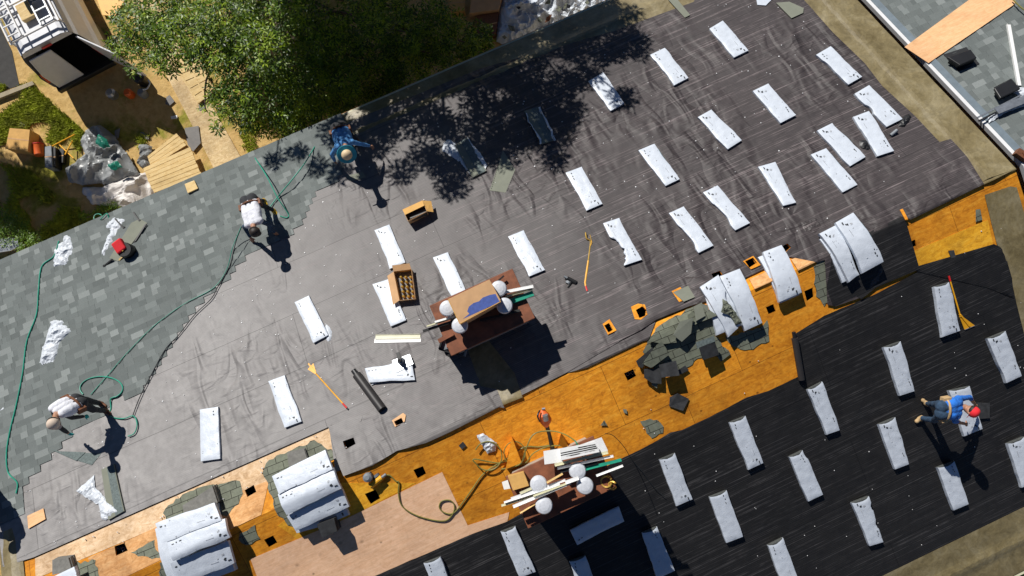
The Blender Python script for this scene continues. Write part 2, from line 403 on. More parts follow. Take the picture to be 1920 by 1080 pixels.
# ================================================================== setting: the ground
def gmat():
    k = NB('ground_dirt', .95, .2)
    n1 = k.noise(k.pos, .55, 6, .62, .4); n2 = k.noise(k.pos, 5, 6, .7)
    dirt = k.ramp(n2, [(.3, (.46, .29, .10)), (.6, (.62, .42, .17)), (.8, (.70, .52, .25))])
    grass = k.ramp(n2, [(.3, (.09, .11, .008)), (.55, (.22, .23, .02)), (.8, (.33, .31, .05))])
    c = k.mix(dirt, grass, k.ramp(n1, [(.50, 0), (.60, .85)])); k.col(c); k.bump(n2, .8, .05)
gmat()
mb = MB(); mb.add([(-90, -90, 0), (90, -90, 0), (90, 90, 0), (-90, 90, 0)], [(0, 1, 2, 3)]); tag(mb.build('ground', 'ground_dirt'), kind='structure')
def gpoly(name, pts, z, mat, th=.05):
    mb = MB(); mb.prism([gnd(x, y, z) for x, y in pts], (0, 0, th), 0); return mb.build(name, mat)
tag(gpoly('path', [(300, 118), (345, 105), (452, 296), (402, 318), (368, 250)], .04, 'ply_path'), kind='structure')
tag(gpoly('path', [(225, -10), (300, 118), (345, 105), (290, -10)], .036, 'ply_path'), kind='structure')
simple('asphalt', (.05, .048, .045), .9, var=.2, bump=.4, bs=60)
simple('kerb_stone', (.36, .30, .20), .85, var=.15)
tag(gpoly('road', [(-260, -60), (-10, 30), (22, 95), (36, 160), (-10, 175), (-260, 250)], .012, 'asphalt', .01), kind='structure')
tag(gpoly('kerb', [(-40, 190), (60, 152), (64, 158), (-36, 198)], .12, 'kerb_stone', .12), kind='structure')
simple('concrete_light', (.42, .40, .36), .85, var=.15, bump=.3)

# ================================================================== the house being reroofed
house = thing('house', 'long gabled house with roof stripped to plywood along its ridge', 'house', (0, 0, 0))
XL = on(4, 1064).x; XR = 10.53; YT = 7.5; YB = -7.45
def rp(x, y, h=0): return Vector((x, y, H - T * abs(y) + h))
HOLES = {
 'a': [(644, 827), (664, 820), (668, 832), (650, 842)], 'b': [(740, 790), (754, 783), (758, 792), (744, 798)],
 'c': [(775, 881), (793, 874), (799, 888), (783, 897)], 'd': [(684, 926), (704, 918), (713, 934), (695, 945)],
 'e': [(495, 1012), (512, 1004), (520, 1017), (504, 1026)], 'f': [(459, 919), (476, 909), (481, 922), (464, 932)],
 'g': [(215, 1024), (234, 1018), (240, 1032), (218, 1042)], 'i': [(1170, 700), (1187, 692), (1193, 705), (1177, 714)],
 'j': [(1132, 611), (1141, 606), (1149, 619), (1140, 624)], 'k': [(1191, 582), (1203, 575), (1211, 582), (1210, 592), (1198, 597)],
 'l': [(1395, 491), (1410, 484), (1417, 494), (1403, 503)], 'm': [(1333, 514), (1349, 508), (1354, 515), (1338, 525)],
 'n': [(1464, 463), (1475, 457), (1482, 464), (1472, 473)], 'o': [(1436, 576), (1450, 570), (1455, 583), (1441, 589)],
 'p': [(1508, 546), (1524, 539), (1526, 556), (1513, 565)], 'q': [(1709, 452), (1716, 449), (1719, 460), (1712, 463)],
 'r': [(1265, 548), (1274, 543), (1280, 552), (1271, 557)]}
HX = [HOLES[k_] for k_ in HOLES]
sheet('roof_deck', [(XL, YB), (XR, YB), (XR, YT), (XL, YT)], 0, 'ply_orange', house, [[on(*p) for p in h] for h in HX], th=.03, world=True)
# pale new sheathing along the ridge on the left
def part(nm, pts, off, m, **k): return sheet(nm, pts, off, m, house, HX, **k)
part('sheathing_panel', [(66, 1046), (630, 795), (637, 838), (560, 872), (500, 905), (440, 925), (240, 1012), (67, 1085)], .006, 'ply_pale')
part('sheathing_panel', [(240, 1013), (300, 985), (440, 926), (505, 900), (490, 965), (425, 996), (310, 1046), (243, 1078), (200, 1095), (185, 1095), (165, 1046)], .008, 'ply_tan')
part('sheathing_panel', [(470, 1048), (560, 1010), (650, 972), (829, 885), (877, 985), (955, 960), (950, 985), (770, 1050), (640, 1110), (500, 1130)], .008, 'ply_pink')
part('sheathing_panel', [(1714, 470), (1852, 412), (1864, 470), (1800, 490), (1722, 512)], .006, 'ply_gold')
part('sheathing_panel', [(560, 1012), (652, 972), (780, 905), (640, 905), (520, 985)], .004, 'ply_gold')
# torn old shingles left on the deck
def torn(pts, seed, off=.012): return part('old_shingle_patch', pts, off, 'shingle_old', amp=.026, step=.07, seed=seed, th=.01)
torn([(505, 862), (590, 825), (608, 838), (622, 842), (628, 860), (600, 870), (560, 990), (540, 985), (518, 960), (510, 930), (493, 885)], 1)
torn([(306, 962), (330, 935), (370, 915), (400, 908), (450, 902), (456, 925), (448, 945), (425, 968), (380, 960), (340, 975), (312, 975)], 2)
torn([(246, 1036), (290, 1012), (300, 1046), (285, 1048), (268, 1042)], 3)
torn([(450, 1000), (478, 984), (488, 1010), (462, 1022), (448, 1012)], 4)
torn([(300, 1055), (320, 1046), (340, 1090), (300, 1090)], 14)
torn([(138, 1056), (180, 1050), (186, 1090), (130, 1095)], 15)
torn([(1230, 615), (1300, 575), (1345, 600), (1340, 630), (1365, 660), (1350, 668), (1320, 665), (1285, 690), (1262, 700), (1225, 690), (1205, 660), (1215, 635)], 5)
torn([(1375, 650), (1360, 632), (1425, 615), (1438, 600), (1442, 640), (1420, 648), (1412, 655), (1388, 655)], 6)
torn([(1200, 790), (1218, 785), (1232, 787), (1244, 800), (1243, 812), (1222, 822), (1212, 812)], 7)
torn([(1525, 500), (1545, 480), (1560, 560), (1545, 575), (1530, 556)], 8)
# stretches of old shingle courses with cut lines
# underlayments
UP_ = [(0, 880), (40, 840), (140, 770), (260, 700), (330, 590), (430, 480), (560, 380), (600, 320), (650, 232), (900, 130), (1150, 60), (1300, 5), (1330, -60), (1480, -60), (1505, 0), (1560, 62), (1620, 120), (1652, 162), (1715, 220), (1762, 270), (1788, 266), (1806, 288), (1842, 347), (1705, 413), (1690, 405), (1700, 430), (1722, 505), (1640, 540), (1613, 558), (1565, 575), (1550, 572), (1545, 488), (1530, 493), (1478, 482), (1432, 505), (1400, 520), (1325, 562), (1230, 600), (1060, 700), (960, 750), (930, 765), (630, 885), (618, 800), (66, 1044), (8, 1062), (0, 1000)]
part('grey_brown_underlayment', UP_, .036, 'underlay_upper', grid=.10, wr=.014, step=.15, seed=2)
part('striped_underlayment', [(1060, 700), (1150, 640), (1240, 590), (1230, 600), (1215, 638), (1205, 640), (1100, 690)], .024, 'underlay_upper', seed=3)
# loose flaps on top
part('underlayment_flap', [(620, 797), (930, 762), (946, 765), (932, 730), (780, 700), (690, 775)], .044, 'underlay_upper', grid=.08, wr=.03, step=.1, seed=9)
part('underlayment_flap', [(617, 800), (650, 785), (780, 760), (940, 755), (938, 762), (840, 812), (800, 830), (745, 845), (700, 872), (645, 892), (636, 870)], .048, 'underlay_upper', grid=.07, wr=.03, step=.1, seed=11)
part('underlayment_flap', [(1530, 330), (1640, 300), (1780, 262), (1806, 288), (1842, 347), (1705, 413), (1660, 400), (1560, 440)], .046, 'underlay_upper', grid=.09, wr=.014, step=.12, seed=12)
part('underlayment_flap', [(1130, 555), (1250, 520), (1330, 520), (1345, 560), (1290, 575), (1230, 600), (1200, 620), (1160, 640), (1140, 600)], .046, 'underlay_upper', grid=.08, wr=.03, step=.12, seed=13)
part('underlayment_flap', [(1560, 575), (1548, 540), (1560, 470), (1600, 450), (1690, 405), (1722, 505), (1640, 540), (1613, 562), (1603, 555)], .042, 'underlay_black', grid=.1, wr=.012, step=.1, seed=14)
part('black_underlayment', [(560, 1180), (700, 1081), (885, 1001), (950, 978), (1160, 862), (1200, 843), (1232, 826), (1256, 811), (1279, 806), (1330, 782), (1400, 745), (1440, 733), (1497, 706), (1487, 628), (1545, 592), (1640, 552), (1730, 505), (1800, 478), (1862, 458), (1880, 466), (1890, 482), (1896, 522), (1915, 600), (1922, 645), (1990, 900), (1990, 940), (1920, 971), (1800, 1026), (1690, 1078), (1500, 1180)], .012, 'underlay_black', grid=.12, wr=.012, step=.15, seed=6, amp=.003)
part('underlayment_flap', [(1700, 505), (1862, 458), (1880, 466), (1896, 522), (1900, 560), (1850, 540)], .022, 'underlay_black', grid=.08, wr=.02, step=.08, seed=16)
# plywood bits showing through cut-outs
for pts, m in (([(1182, 576), (1195, 570), (1208, 572), (1213, 590), (1201, 600), (1189, 599)], 'ply_orange'), ([(1129, 608), (1142, 599), (1155, 620), (1139, 628)], 'ply_orange'),
               ([(736, 788), (757, 774), (762, 778), (760, 790), (742, 800)], 'ply_new'), ([(1258, 547), (1274, 539), (1290, 560), (1272, 567)], 'ply_orange'),
               ([(1391, 491), (1410, 481), (1424, 498), (1406, 506)], 'ply_orange'), ([(56, 966), (86, 952), (90, 972), (58, 990)], 'ply_new'),
               ([(1684, 395), (1689, 393), (1699, 414), (1694, 414)], 'ply_orange')):
    part('plywood_cutout', pts, .07 if m == 'ply_new' else .066, m, th=.012)
# sheathing lifted near the ridge on the right
part('sheathing_panel', [(1482, 487), (1512, 476), (1528, 492), (1495, 508)], .036, 'ply_tan', th=.02)
part('sheathing_panel', [(1404, 524), (1440, 508), (1456, 524), (1414, 543)], .036, 'ply_tan', th=.02)

# tan membrane along eaves and rakes, with a soft fold down its middle
def strip(y0, y1, x0, x1, nm='edge_membrane'):
    ym = (y0 + y1) / 2
    sheet(nm, [(x0, y0), (x1, y0), (x1, y1), (x0, y1)], .020, 'tan_membrane', house, grid=.07, world=True, step=.1, lift=lambda x, y: .03 * math.exp(-((y - ym) / .11) ** 2) + .006 * noise.noise(Vector((x * 2, y * 3, 1))))
strip(6.3, 7.5, on(640, 240).x - .3, 10.53); strip(-7.43, -6.2, -1, 10.53)
def vstrip(x0, x1, y0, y1, xm):
    sheet('edge_membrane', [(x0, y0), (x1, y0), (x1, y1), (x0, y1)], .026, 'tan_membrane', house, grid=.07, world=True, step=.1, lift=lambda x, y: .03 * math.exp(-((x - xm(y)) / .11) ** 2) + .006 * noise.noise(Vector((x * 3, y * 2, 4))))
vstrip(9.1, 10.53, on(1862, 338).y, 7.5, lambda y: 10.0); vstrip(XL, XL + .42, -2, 1.7, lambda y: XL + .2)
part('edge_membrane', [(1845, 366), (1893, 350), (1905, 352), (1990, 640), (1990, 700), (1925, 650), (1905, 570), (1890, 500), (1868, 458), (1858, 420)], .020, 'tan_membrane', grid=.07, wr=.012, step=.1, seed=21)
part('edge_membrane', [(872, 640), (905, 625), (965, 700), (980, 745), (930, 765), (905, 735)], .042, 'tan_membrane', seed=22, wr=.01, grid=.1)
# drip edges, fascias, walls
mb = MB()
mb.box((( XL + XR) / 2, YT + .02, roofz(YT) - .06), ((XR - XL) / 2, 0, 0), (0, .022, 0), (0, 0, .07)); mb.build('drip_edge', 'vinyl_cream', house); mb = MB()
mb.box((( XL + XR) / 2, YB - .02, roofz(YB) - .06), ((XR - XL) / 2, 0, 0), (0, .022, 0), (0, 0, .07)); mb.build('drip_edge', 'vinyl_cream', house)
for y in (YT + .07, YB - .07): mb = MB(); mb.box(((XL + XR) / 2, y, roofz(YT) - .12), ((XR - XL) / 2, 0, 0), (0, .024, 0), (0, 0, .05)); mb.build('gutter_board', 'ply_tan', house)
wy0, wy1, wx0, wx1 = YB + .35, YT - .35, XL + .25, XR - .12
zt = roofz(YT - .35) - .05
mb = MB()
mb.box(((wx0 + wx1) / 2, wy1, zt / 2), ((wx1 - wx0) / 2, 0, 0), (0, .05, 0), (0, 0, zt / 2)); mb.box(((wx0 + wx1) / 2, wy0, zt / 2), ((wx1 - wx0) / 2, 0, 0), (0, .05, 0), (0, 0, zt / 2))
for x in (wx0, wx1):
    g = [Vector((x, wy0, 0)), Vector((x, wy1, 0)), Vector((x, wy1, roofz(wy1) - .06)), Vector((x, 0, H - .06)), Vector((x, wy0, roofz(wy0) - .06))]
    mb.prism(g, (.1 if x > 0 else -.1, 0, 0))
mb.build('wall', 'wall_siding', house)
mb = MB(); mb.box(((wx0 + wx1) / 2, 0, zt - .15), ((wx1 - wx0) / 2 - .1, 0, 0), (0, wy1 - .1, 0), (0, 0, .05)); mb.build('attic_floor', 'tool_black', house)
# rafters seen through the openings
mb = MB()
for i in range(9): 
    x = XL + 1 + i * 2.4
    mb.bar((x, .1, H - .2), (x, wy1, roofz(wy1) - .2), .04, .18); mb.bar((x, -.1, H - .2), (x, wy0, roofz(wy0) - .2), .04, .18)
mb.build('rafter_set', 'board_raw', house)
tag(house.children[-1], kind='stuff')

# laid architectural shingles: every tab is geometry
def shingle_field(name, poly, parent, off, seed, ys=None, side=1, tones=None, expo=.135):
    rn = random.Random(seed); mb = MB(); cs = math.cos(PITCH)
    xs = [p[0] for p in poly]; yy = [p[1] for p in poly]
    y0, y1 = min(yy), max(yy); n = int((y1 - y0) / (expo * cs)) + 2
    d = expo * cs
    for r in range(n):
        ya = y0 + r * d; yb = ya + d; ym = ya + d * .5
        # spans of the row inside the polygon
        cx = []
        m = len(poly)
        for i in range(m):
            (xa, p1), (xb, p2) = poly[i][:2], poly[(i + 1) % m][:2]
            if (p1 > ym) != (p2 > ym): cx.append(xa + (xb - xa) * (ym - p1) / (p2 - p1))
        cx.sort()
        for s0, s1 in zip(cx[::2], cx[1::2]):
            x = s0 - rn.uniform(0, .2); k_ = rn.random() < .5
            # lower edge (towards eave) is raised: laid courses overlap
            lo, hi_ = (yb, ya) if side > 0 else (ya, yb)
            while x < s1:
                w_ = rn.choice((.10, .13, .16, .19, .23, .28)) * rn.uniform(.9, 1.1); a, b = max(x, s0), min(x + w_, s1)
                if b > a + .01:
                    t_ = .0045 if k_ else 0
                    tn = rn.choice(tones) if k_ else tones[rn.randrange(0, max(1, len(tones) // 2))]
                    f = rn.uniform(.9, 1.1); tn = tuple(c * f for c in tn)
                    hl, hh = off + .012 + t_, off + t_ * .6
                    P = [rp(a, lo, hl), rp(b, lo, hl), rp(b, hi_, hh), rp(a, hi_, hh)]
                    Q = [p - Vector((0, 0, .012)) for p in P]
                    mb.add(P + Q, [(0, 1, 2, 3), (0, 4, 5, 1), (1, 5, 6, 2), (3, 7, 4, 0), (2, 6, 7, 3)], 0, tn)
                x += w_; k_ = not k_
    return mb.build(name, 'shingles_laid', parent)
TONES = [(.135, .152, .147), (.15, .168, .162), (.163, .182, .176), (.178, .198, .191), (.20, .222, .214), (.245, .267, .258)]
SF = [(-60, 530), (640, 212), (655, 240), (642, 330), (620, 350), (605, 352), (592, 366), (578, 398), (563, 428), (500, 466), (480, 474), (450, 492), (432, 522), (405, 543), (385, 562), (362, 588), (340, 622), (322, 650), (302, 682), (285, 708), (268, 735), (212, 752), (198, 775), (150, 800), (106, 848), (84, 872), (60, 896), (46, 915), (50, 962), (-60, 1010)]
SFw = [on(*p) for p in SF]; SFw = [(max(p.x, XL), min(p.y, YT)) for p in SFw]
SFw[0] = (XL, YT); SFw[-1] = (XL, SFw[-2][1]); 
shingle_field('laid_shingles', SFw, house, .050, 3, tones=TONES)
# starter strips proud of the stepped edge
# cap nails and scraps of film scattered over the underlayment
mb = MB(); rn = random.Random(5)
for i in range(520):
    x, y = rn.uniform(XL + .5, 9.3), rn.uniform(.4, 6.4)
    p = rp(x, y, .048)
    if inside(np.array([[x, y]]), SFw)[0]: continue
    s_ = rn.uniform(.006, .013) * (1.3 if rn.random() < .15 else 1)
    mb.lathe(p, [(s_, -.02), (s_, .0), (s_ * .6, .003)], 6, NU)
for i in range(70):
    x, y = rn.uniform(1, 10), rn.uniform(-6, -.8); p = rp(x, y, .022); s_ = rn.uniform(.005, .01); mb.lathe(p, [(s_, -.015), (s_, 0), (s_ * .6, .003)], 6, NL)
o = mb.build('cap_nail', 'metal_white', house); tag(o, kind='stuff')

# ================================================================== neighbouring building across the narrow gap
XN = XR + .25
nb = thing('neighbouring_house', 'grey shingled roof of the building beyond the narrow dark gap at the upper right', 'house', (XN, 0, 0))
DZ = -.05
def np_(x, y, h=0): return Vector((x, y, H - T * abs(y) + DZ + h))
mb = MB()
for s_ in (1, -1): mb.prism([np_(XN, 0), np_(XN + 9, 0), np_(XN + 9, s_ * YT), np_(XN, s_ * YT)], (0, 0, .05))
mb.build('roof_deck', 'ply_tan', nb)
_rp = rp
def rp(x, y, h=0): return _rp(x, y, h + DZ)
shingle_field('laid_shingles', [(XN + .13, .12), (XN + 7, .12), (XN + 7, YT), (XN + .13, YT)], nb, .014, 9, tones=TONES)
shingle_field('laid_shingles', [(XN + .13, -.12), (XN + 3, -.12), (XN + 3, -3), (XN + .13, -3)], nb, .014, 10, side=-1, tones=TONES)
rp = _rp
mb = MB()
for s_ in (1, -1): mb.prism([np_(XN - .045, 0, .012), np_(XN + .03, 0, .012), np_(XN + .03, s_ * YT, .012), np_(XN - .045, s_ * YT, .012)], (0, 0, .1))
mb.build('rake_trim', 'metal_white', nb)
mb = MB()
for s_ in (1, -1): mb.prism([np_(XN + .03, 0, .02), np_(XN + .16, 0, .04), np_(XN + .16, s_ * YT, .04), np_(XN + .03, s_ * YT, .02)], (0, 0, .03))
mb.build('starter_strip', 'drip_blue', nb)
mb = MB(); mb.box((XN + 4.5, 0, (zt) / 2), (4.35, 0, 0), (0, YT - .4, 0), (0, 0, zt / 2)); mb.build('wall', 'wall_siding', nb)
# ================================================================== wrapped shingle bundles
def bundle(cor, label, seed, h0=0.0, t=.085, opn=True, bites=(), marks=None, drape=False, group='white wrapped shingle bundles on the roof', film='film', wob=.010, torn=False, world=None, lab_cat='shingle bundle', teal=False):
    rn = random.Random(seed * 13 + 5)
    W = world or [on(x, y, h0 + t) for x, y in cor]
    P = [Vector((p.x, p.y)) for p in W]
    c2 = (P[0] + P[1] + P[2] + P[3]) / 4
    rr = .09 if drape else .0004
    sz = lambda y: H - T * math.sqrt(y * y + rr) + (0.02 if drape else .022)
    org = Vector((c2.x, c2.y, sz(c2.y) + h0))
    root = thing('shingle_bundle', label, lab_cat, org, group)
    ns, nv = 30, 10
    ph = rn.uniform(0, 50)
    wd = (P[1] - P[0]).normalized()
    def xy(s, v, infl=0.0):
        a = P[0].lerp(P[1], v); b = P[3].lerp(P[2], v); p = a.lerp(b, s)
        e = abs(2 * v - 1); sg = -1 if v < .5 else 1
        o = wob * e * noise.noise(Vector((s * 3.2, sg * 3, ph))) * 2.0 + .004 * e * noise.noise(Vector((s * 11, sg * 3, ph)))
        for (s0, s1, dp, sd) in bites:
            if sd == sg:
                q = (s - s0) / (s1 - s0)
                if 0 < q < 1: o += -dp * e * (math.sin(math.pi * q) ** .6) * (1 + (.5 * noise.noise(Vector((s * 25, 1, ph))) if torn else 0))
        return p + wd * sg * (o - infl * e)
    def shell(name, s0, s1, tt, infl, mats, arc=0.0, ext=0.0, rough=.006, par=root):
        mb = MB(); top = []; bot = []
        for i in range(ns + 1):
            for j in range(nv + 1):
                v = j / nv; s = s0 + (s1 - s0) * i / ns
                if arc: s = s + arc * (1 - (2 * v - 1) ** 2) * (1 - i / ns) ** 6
                q = xy(s, v, infl)
                e = abs(2 * v - 1) ** 6; ee = (abs(2 * (i / ns) - 1)) ** 16
                z = sz(q.y) + h0 + tt - .012 * max(e, ee) + rough * (noise.noise(Vector((q.x * 9, q.y * 9, ph))) + .5 * noise.noise(Vector((q.x * 25, q.y * 25, ph))))
                top.append(Vector((q.x, q.y, z)))
        for i in range(ns + 1):
            for j in (0, nv):
                q = xy(s0 + (s1 - s0) * i / ns, j / nv, infl); 
        idx = lambda i, j: i * (nv + 1) + j
        ring = [idx(i, 0) for i in range(ns + 1)] + [idx(ns, j) for j in range(1, nv + 1)] + [idx(i, nv) for i in range(ns - 1, -1, -1)] + [idx(0, j) for j in range(nv - 1, 0, -1)]
        fs = [(idx(i, j), idx(i, j + 1), idx(i + 1, j + 1), idx(i + 1, j)) for i in range(ns) for j in range(nv)]
        nt_ = len(top); cen = sum((Vector((p.x, p.y)) for p in top), Vector((0, 0))) / nt_
        mid = []; 
        for r_ in ring:
            p = top[r_]; d = (Vector((p.x, p.y)) - cen).normalized() * .004
            mid.append(Vector((p.x + d.x, p.y + d.y, sz(p.y) + h0 + tt * .5)))
        low = [Vector((p.x, p.y, sz(p.y) + h0)) for p in (top[r_] for r_ in ring)]
        n = len(ring); vs = top + mid + low
        for k_ in range(n):
            a, b = k_, (k_ + 1) % n
            fs.append((ring[a], nt_ + a, nt_ + b, ring[b])); fs.append((nt_ + a, nt_ + n + a, nt_ + n + b, nt_ + b))
        fs.append(tuple(nt_ + n + k_ for k_ in range(n)))
        mb.add(vs, fs); o = mb.build(name, mats, par, smooth=True)
        return o
    shell('wrapper', 0.0, 1.0, t, 0, film, arc=.032 if opn else 0)
    if opn: shell('shingle_stack', -.006, .3, t - .010, .010, 'shingle_edge', rough=.001)
    # printing on the film
    mk = MB(); mg = MB()
    def q_(s, v): 
        q = xy(s, v); return Vector((q.x, q.y, sz(q.y) + h0 + t + .006 - .012 * abs(2 * v - 1) ** 6 + .006 * (noise.noise(Vector((q.x * 9, q.y * 9, ph))) + .5 * noise.noise(Vector((q.x * 25, q.y * 25, ph))))))
    def mark(s, v, ds, dv, b=mk):
        ds *= 1.5; dv *= 1.7
        b.prism([q_(s, v), q_(s, v + dv), q_(s + ds, v + dv), q_(s + ds, v)], (0, 0, .002))
    k_ = rn.randrange(3) if marks is None else marks
    fl = (lambda s: s) if k_ != 1 else (lambda s: 1 - s - .03)
    if k_ < 2:
        mark(fl(.05), .20 if k_ == 0 else .76, .035, .035)
        for a in range(3): mark(fl(.11) + rn.uniform(-.008, .008), (.30 if k_ == 0 else .62) + a * .035, .012 + rn.random() * .015, .028)
        for a in range(4): mark(fl(.13) + a * .01, (.50 if k_ == 0 else .40) + rn.uniform(-.02, .05), .006, .05, mg)
        for a in range(7): mark(fl(.22 + a * .02), (.30 if k_ == 0 else .66), .010, .012, mg)
    for a in range(rn.randrange(2, 4)): 
        s_ = (.72 + a * .055) if k_ == 0 else (.06 + a * .07); v_ = .78 if k_ == 0 else .72
        if k_ == 1: v_ = .22
        mark(s_ + rn.uniform(-.01, .01), v_ + rn.uniform(-.03, .03), rn.uniform(.012, .028), rn.uniform(.02, .035))
    for a in range(4): mark(rn.uniform(.1, .9), rn.choice((.1, .9, .5, .35)) + rn.uniform(-.04, .04), rn.uniform(.004, .015), rn.uniform(.01, .04), mg)
    mk.build('printed_marks', 'print_ink', root); mg.build('printed_marks', 'print_grey', root)
    if teal:
        mb = MB(); s0 = rn.uniform(.1, .4)
        pts = [q_(s0 + .04 * i, 1.0) - Vector((0, 0, .02)) for i in range(9)]
        mb.tube(pts, .010, 6); mb.build('film_edge', 'film_teal', root)
    return root
BU = [
 # upper, sunny slope
 ([(1330, 54), (1355, 39), (1403, 95), (1376, 108)], 'bundle nearest the top edge, below the grey strip end at the upper right', 0, dict(marks=1)),
 ([(1219, 103), (1246, 90), (1291, 146), (1264, 160)], 'straight white bundle just right of the tree shadow edge near the top', 0, dict(marks=1, bites=[(.2, .8, .02, -1)])),
 ([(1104, 152), (1131, 136), (1170, 194), (1145, 208)], 'white bundle half covered by dappled tree shadow', 0, dict(marks=1)),
 ([(1530, 103), (1557, 87), (1616, 144), (1590, 159)], 'white bundle closest to the tan strip near the top right', 0, dict(marks=1, bites=[(.2, .6, .02, -1)])),
 ([(1411, 171), (1440, 157), (1492, 216), (1463, 231)], 'white bundle left of the cluster of four beside the tan strip', 0, dict(marks=0)),
 ([(1308, 220), (1333, 206), (1391, 263), (1364, 280)], 'white bundle right of the tree shadow, third along its diagonal row', 0, dict(marks=0)),
 ([(1602, 176), (1629, 160), (1692, 223), (1662, 238)], 'long white bundle of the cluster with a tangle of scrap at its lower end', 0, dict(marks=0, bites=[(.35, .6, .05, -1)])),
 ([(1598, 220), (1630, 208), (1676, 283), (1645, 293)], 'white bundle of the cluster between the tangled scrap and the dark pipe piece', 0, dict(marks=0, bites=[(.3, .7, .02, -1)])),
 ([(1532, 245), (1560, 231), (1623, 294), (1593, 312)], 'middle white bundle of the cluster with dark scraps at its right side', 0, dict(marks=0, teal=True)),
 ([(1520, 290), (1549, 278), (1608, 346), (1579, 361)], 'lowest white bundle of the cluster with a teal edge', 0, dict(marks=0, teal=True)),
 ([(1197, 282), (1226, 270), (1274, 336), (1247, 349)], 'white bundle with a teal right edge, right of the pentagonal shingle', 0, dict(marks=1, teal=True)),
 ([(1421, 313), (1453, 304), (1492, 380), (1468, 386)], 'white bundle above the torn ridge covering, alone left of the cluster', 0, dict(marks=0)),
 ([(1318, 361), (1345, 348), (1406, 418), (1378, 432)], 'white bundle with a teal line by a deep bite in its left side', 0, dict(marks=0, bites=[(.3, .85, .05, -1)])),
 ([(1254, 400), (1282, 387), (1338, 460), (1310, 474)], 'white bundle narrowing on its left, between the torn bundle and the bitten one', 0, dict(marks=0, bites=[(.35, .9, .04, -1)])),
 ([(1061, 324), (1090, 313), (1130, 382), (1100, 395)], 'white bundle with a dark round knob at its lower end', 0, dict(marks=1)),
 ([(1130, 419), (1160, 409), (1203, 487), (1170, 498)], 'white bundle with a large ragged tear along its left side', 0, dict(marks=0, bites=[(.35, .97, .13, -1)], torn=True)),
 ([(952, 444), (981, 432), (1022, 506), (993, 518)], 'white bundle directly above and right of the box topped chimney', 0, dict(marks=1)),
 ([(812, 483), (840, 473), (875, 548), (848, 558)], 'white bundle partly hidden behind the box topped chimney', 0, dict(marks=0)),
 ([(702, 432), (730, 421), (760, 492), (731, 504)], 'white bundle above the open box of golden tubes', 0, dict(marks=0, bites=[(.2, .8, .015, -1)])),
 ([(699, 533), (730, 523), (762, 600), (733, 612)], 'white bundle with the open box of golden tubes on its corner', 0, dict(marks=0)),
 ([(552, 567), (580, 554), (616, 628), (588, 643)], 'white bundle with a pale glove at its lower right corner', 0, dict(marks=1)),
 ([(503, 715), (533, 704), (566, 790), (534, 802)], 'white bundle left of the scraper with the triangular head', 0, dict(marks=1)),
 ([(375, 768), (409, 763), (413, 860), (377, 865)], 'upright white bundle standing alone near the pale plywood at lower left', 0, dict(marks=2, wob=.003)),
 # lower, shaded slope
 ([(1236, 862), (1265, 850), (1298, 936), (1268, 949)], 'white bundle on black underlayment, right of the second chimney shadow', 1, dict(marks=1)),
 ([(1330, 932), (1362, 920), (1393, 1006), (1362, 1018)], 'white bundle with framed marks, second right of the chimney shadow', 1, dict(marks=2)),
 ([(1368, 792), (1398, 780), (1431, 868), (1403, 881)], 'white bundle on black underlayment, just below the black scrap on the plywood', 1, dict(marks=1)),
 ([(1514, 730), (1541, 716), (1575, 806), (1550, 815)], 'white bundle below the short upright black roll', 1, dict(marks=0)),
 ([(1480, 857), (1508, 843), (1543, 927), (1516, 940)], 'white bundle with a triangular tear in its upper end', 1, dict(marks=2, bites=[(-.1, .2, .03, 1)])),
 ([(1657, 651), (1689, 640), (1715, 733), (1687, 742)], 'white bundle in mid dark slope, up left of the bending red capped worker', 1, dict(marks=0)),
 ([(1647, 796), (1678, 783), (1704, 870), (1678, 880)], 'white bundle just left of the red capped worker boots', 1, dict(marks=0)),
 ([(1750, 538), (1780, 529), (1800, 620), (1767, 632)], 'white bundle with the second yellow scraper lying along it', 1, dict(marks=1)),
 ([(1851, 635), (1885, 621), (1915, 705), (1887, 718)], 'white bundle near the right edge above the red capped worker', 1, dict(marks=0)),
 ([(1758, 877), (1790, 865), (1816, 945), (1788, 957)], 'white bundle below the red capped worker shadow', 1, dict(marks=2)),
 ([(1889, 832), (1921, 819), (1950, 900), (1916, 914)], 'white bundle cut by the right edge of the photo', 1, dict(marks=0)),
 ([(1597, 943), (1629, 931), (1656, 1016), (1630, 1024)], 'scuffed white bundle with a ragged right side, lowest on the right', 1, dict(marks=0, torn=True, bites=[(.15, .3, .03, 1), (.5, .7, .03, 1)])),
 ([(1440, 1023), (1468, 1009), (1500, 1095), (1470, 1107)], 'white bundle cut by the bottom edge, left of the scuffed bundle', 1, dict(marks=1)),
 ([(939, 997), (966, 987), (1004, 1072), (974, 1083)], 'white bundle below the brown plate of the lower chimney', 1, dict(marks=1)),
 ([(795, 1056), (826, 1044), (856, 1126), (826, 1138)], 'white bundle cut by the bottom edge beside the pinkish plywood', 1, dict(marks=1)),
 ([(1067, 1053), (1098, 1042), (1128, 1124), (1096, 1136)], 'white bundle cut by the bottom edge at the left of the chimney shadow', 1, dict(marks=1)),
 ([(1204, 999), (1232, 988), (1265, 1070), (1232, 1085)], 'bundle with its upper part blue in the chimney shadow and its end in sun', 1, dict(marks=2)),
 ([(1069, 994), (1082, 1021), (1170, 977), (1160, 949)], 'bundle lying crosswise, wholly in the blue shade of the lower chimney', 1, dict(marks=2, opn=False)),
 ([(1780, 732), (1818, 724), (1842, 804), (1808, 818)], 'white bundle half hidden under the red capped worker', 1, dict(marks=1)),
]
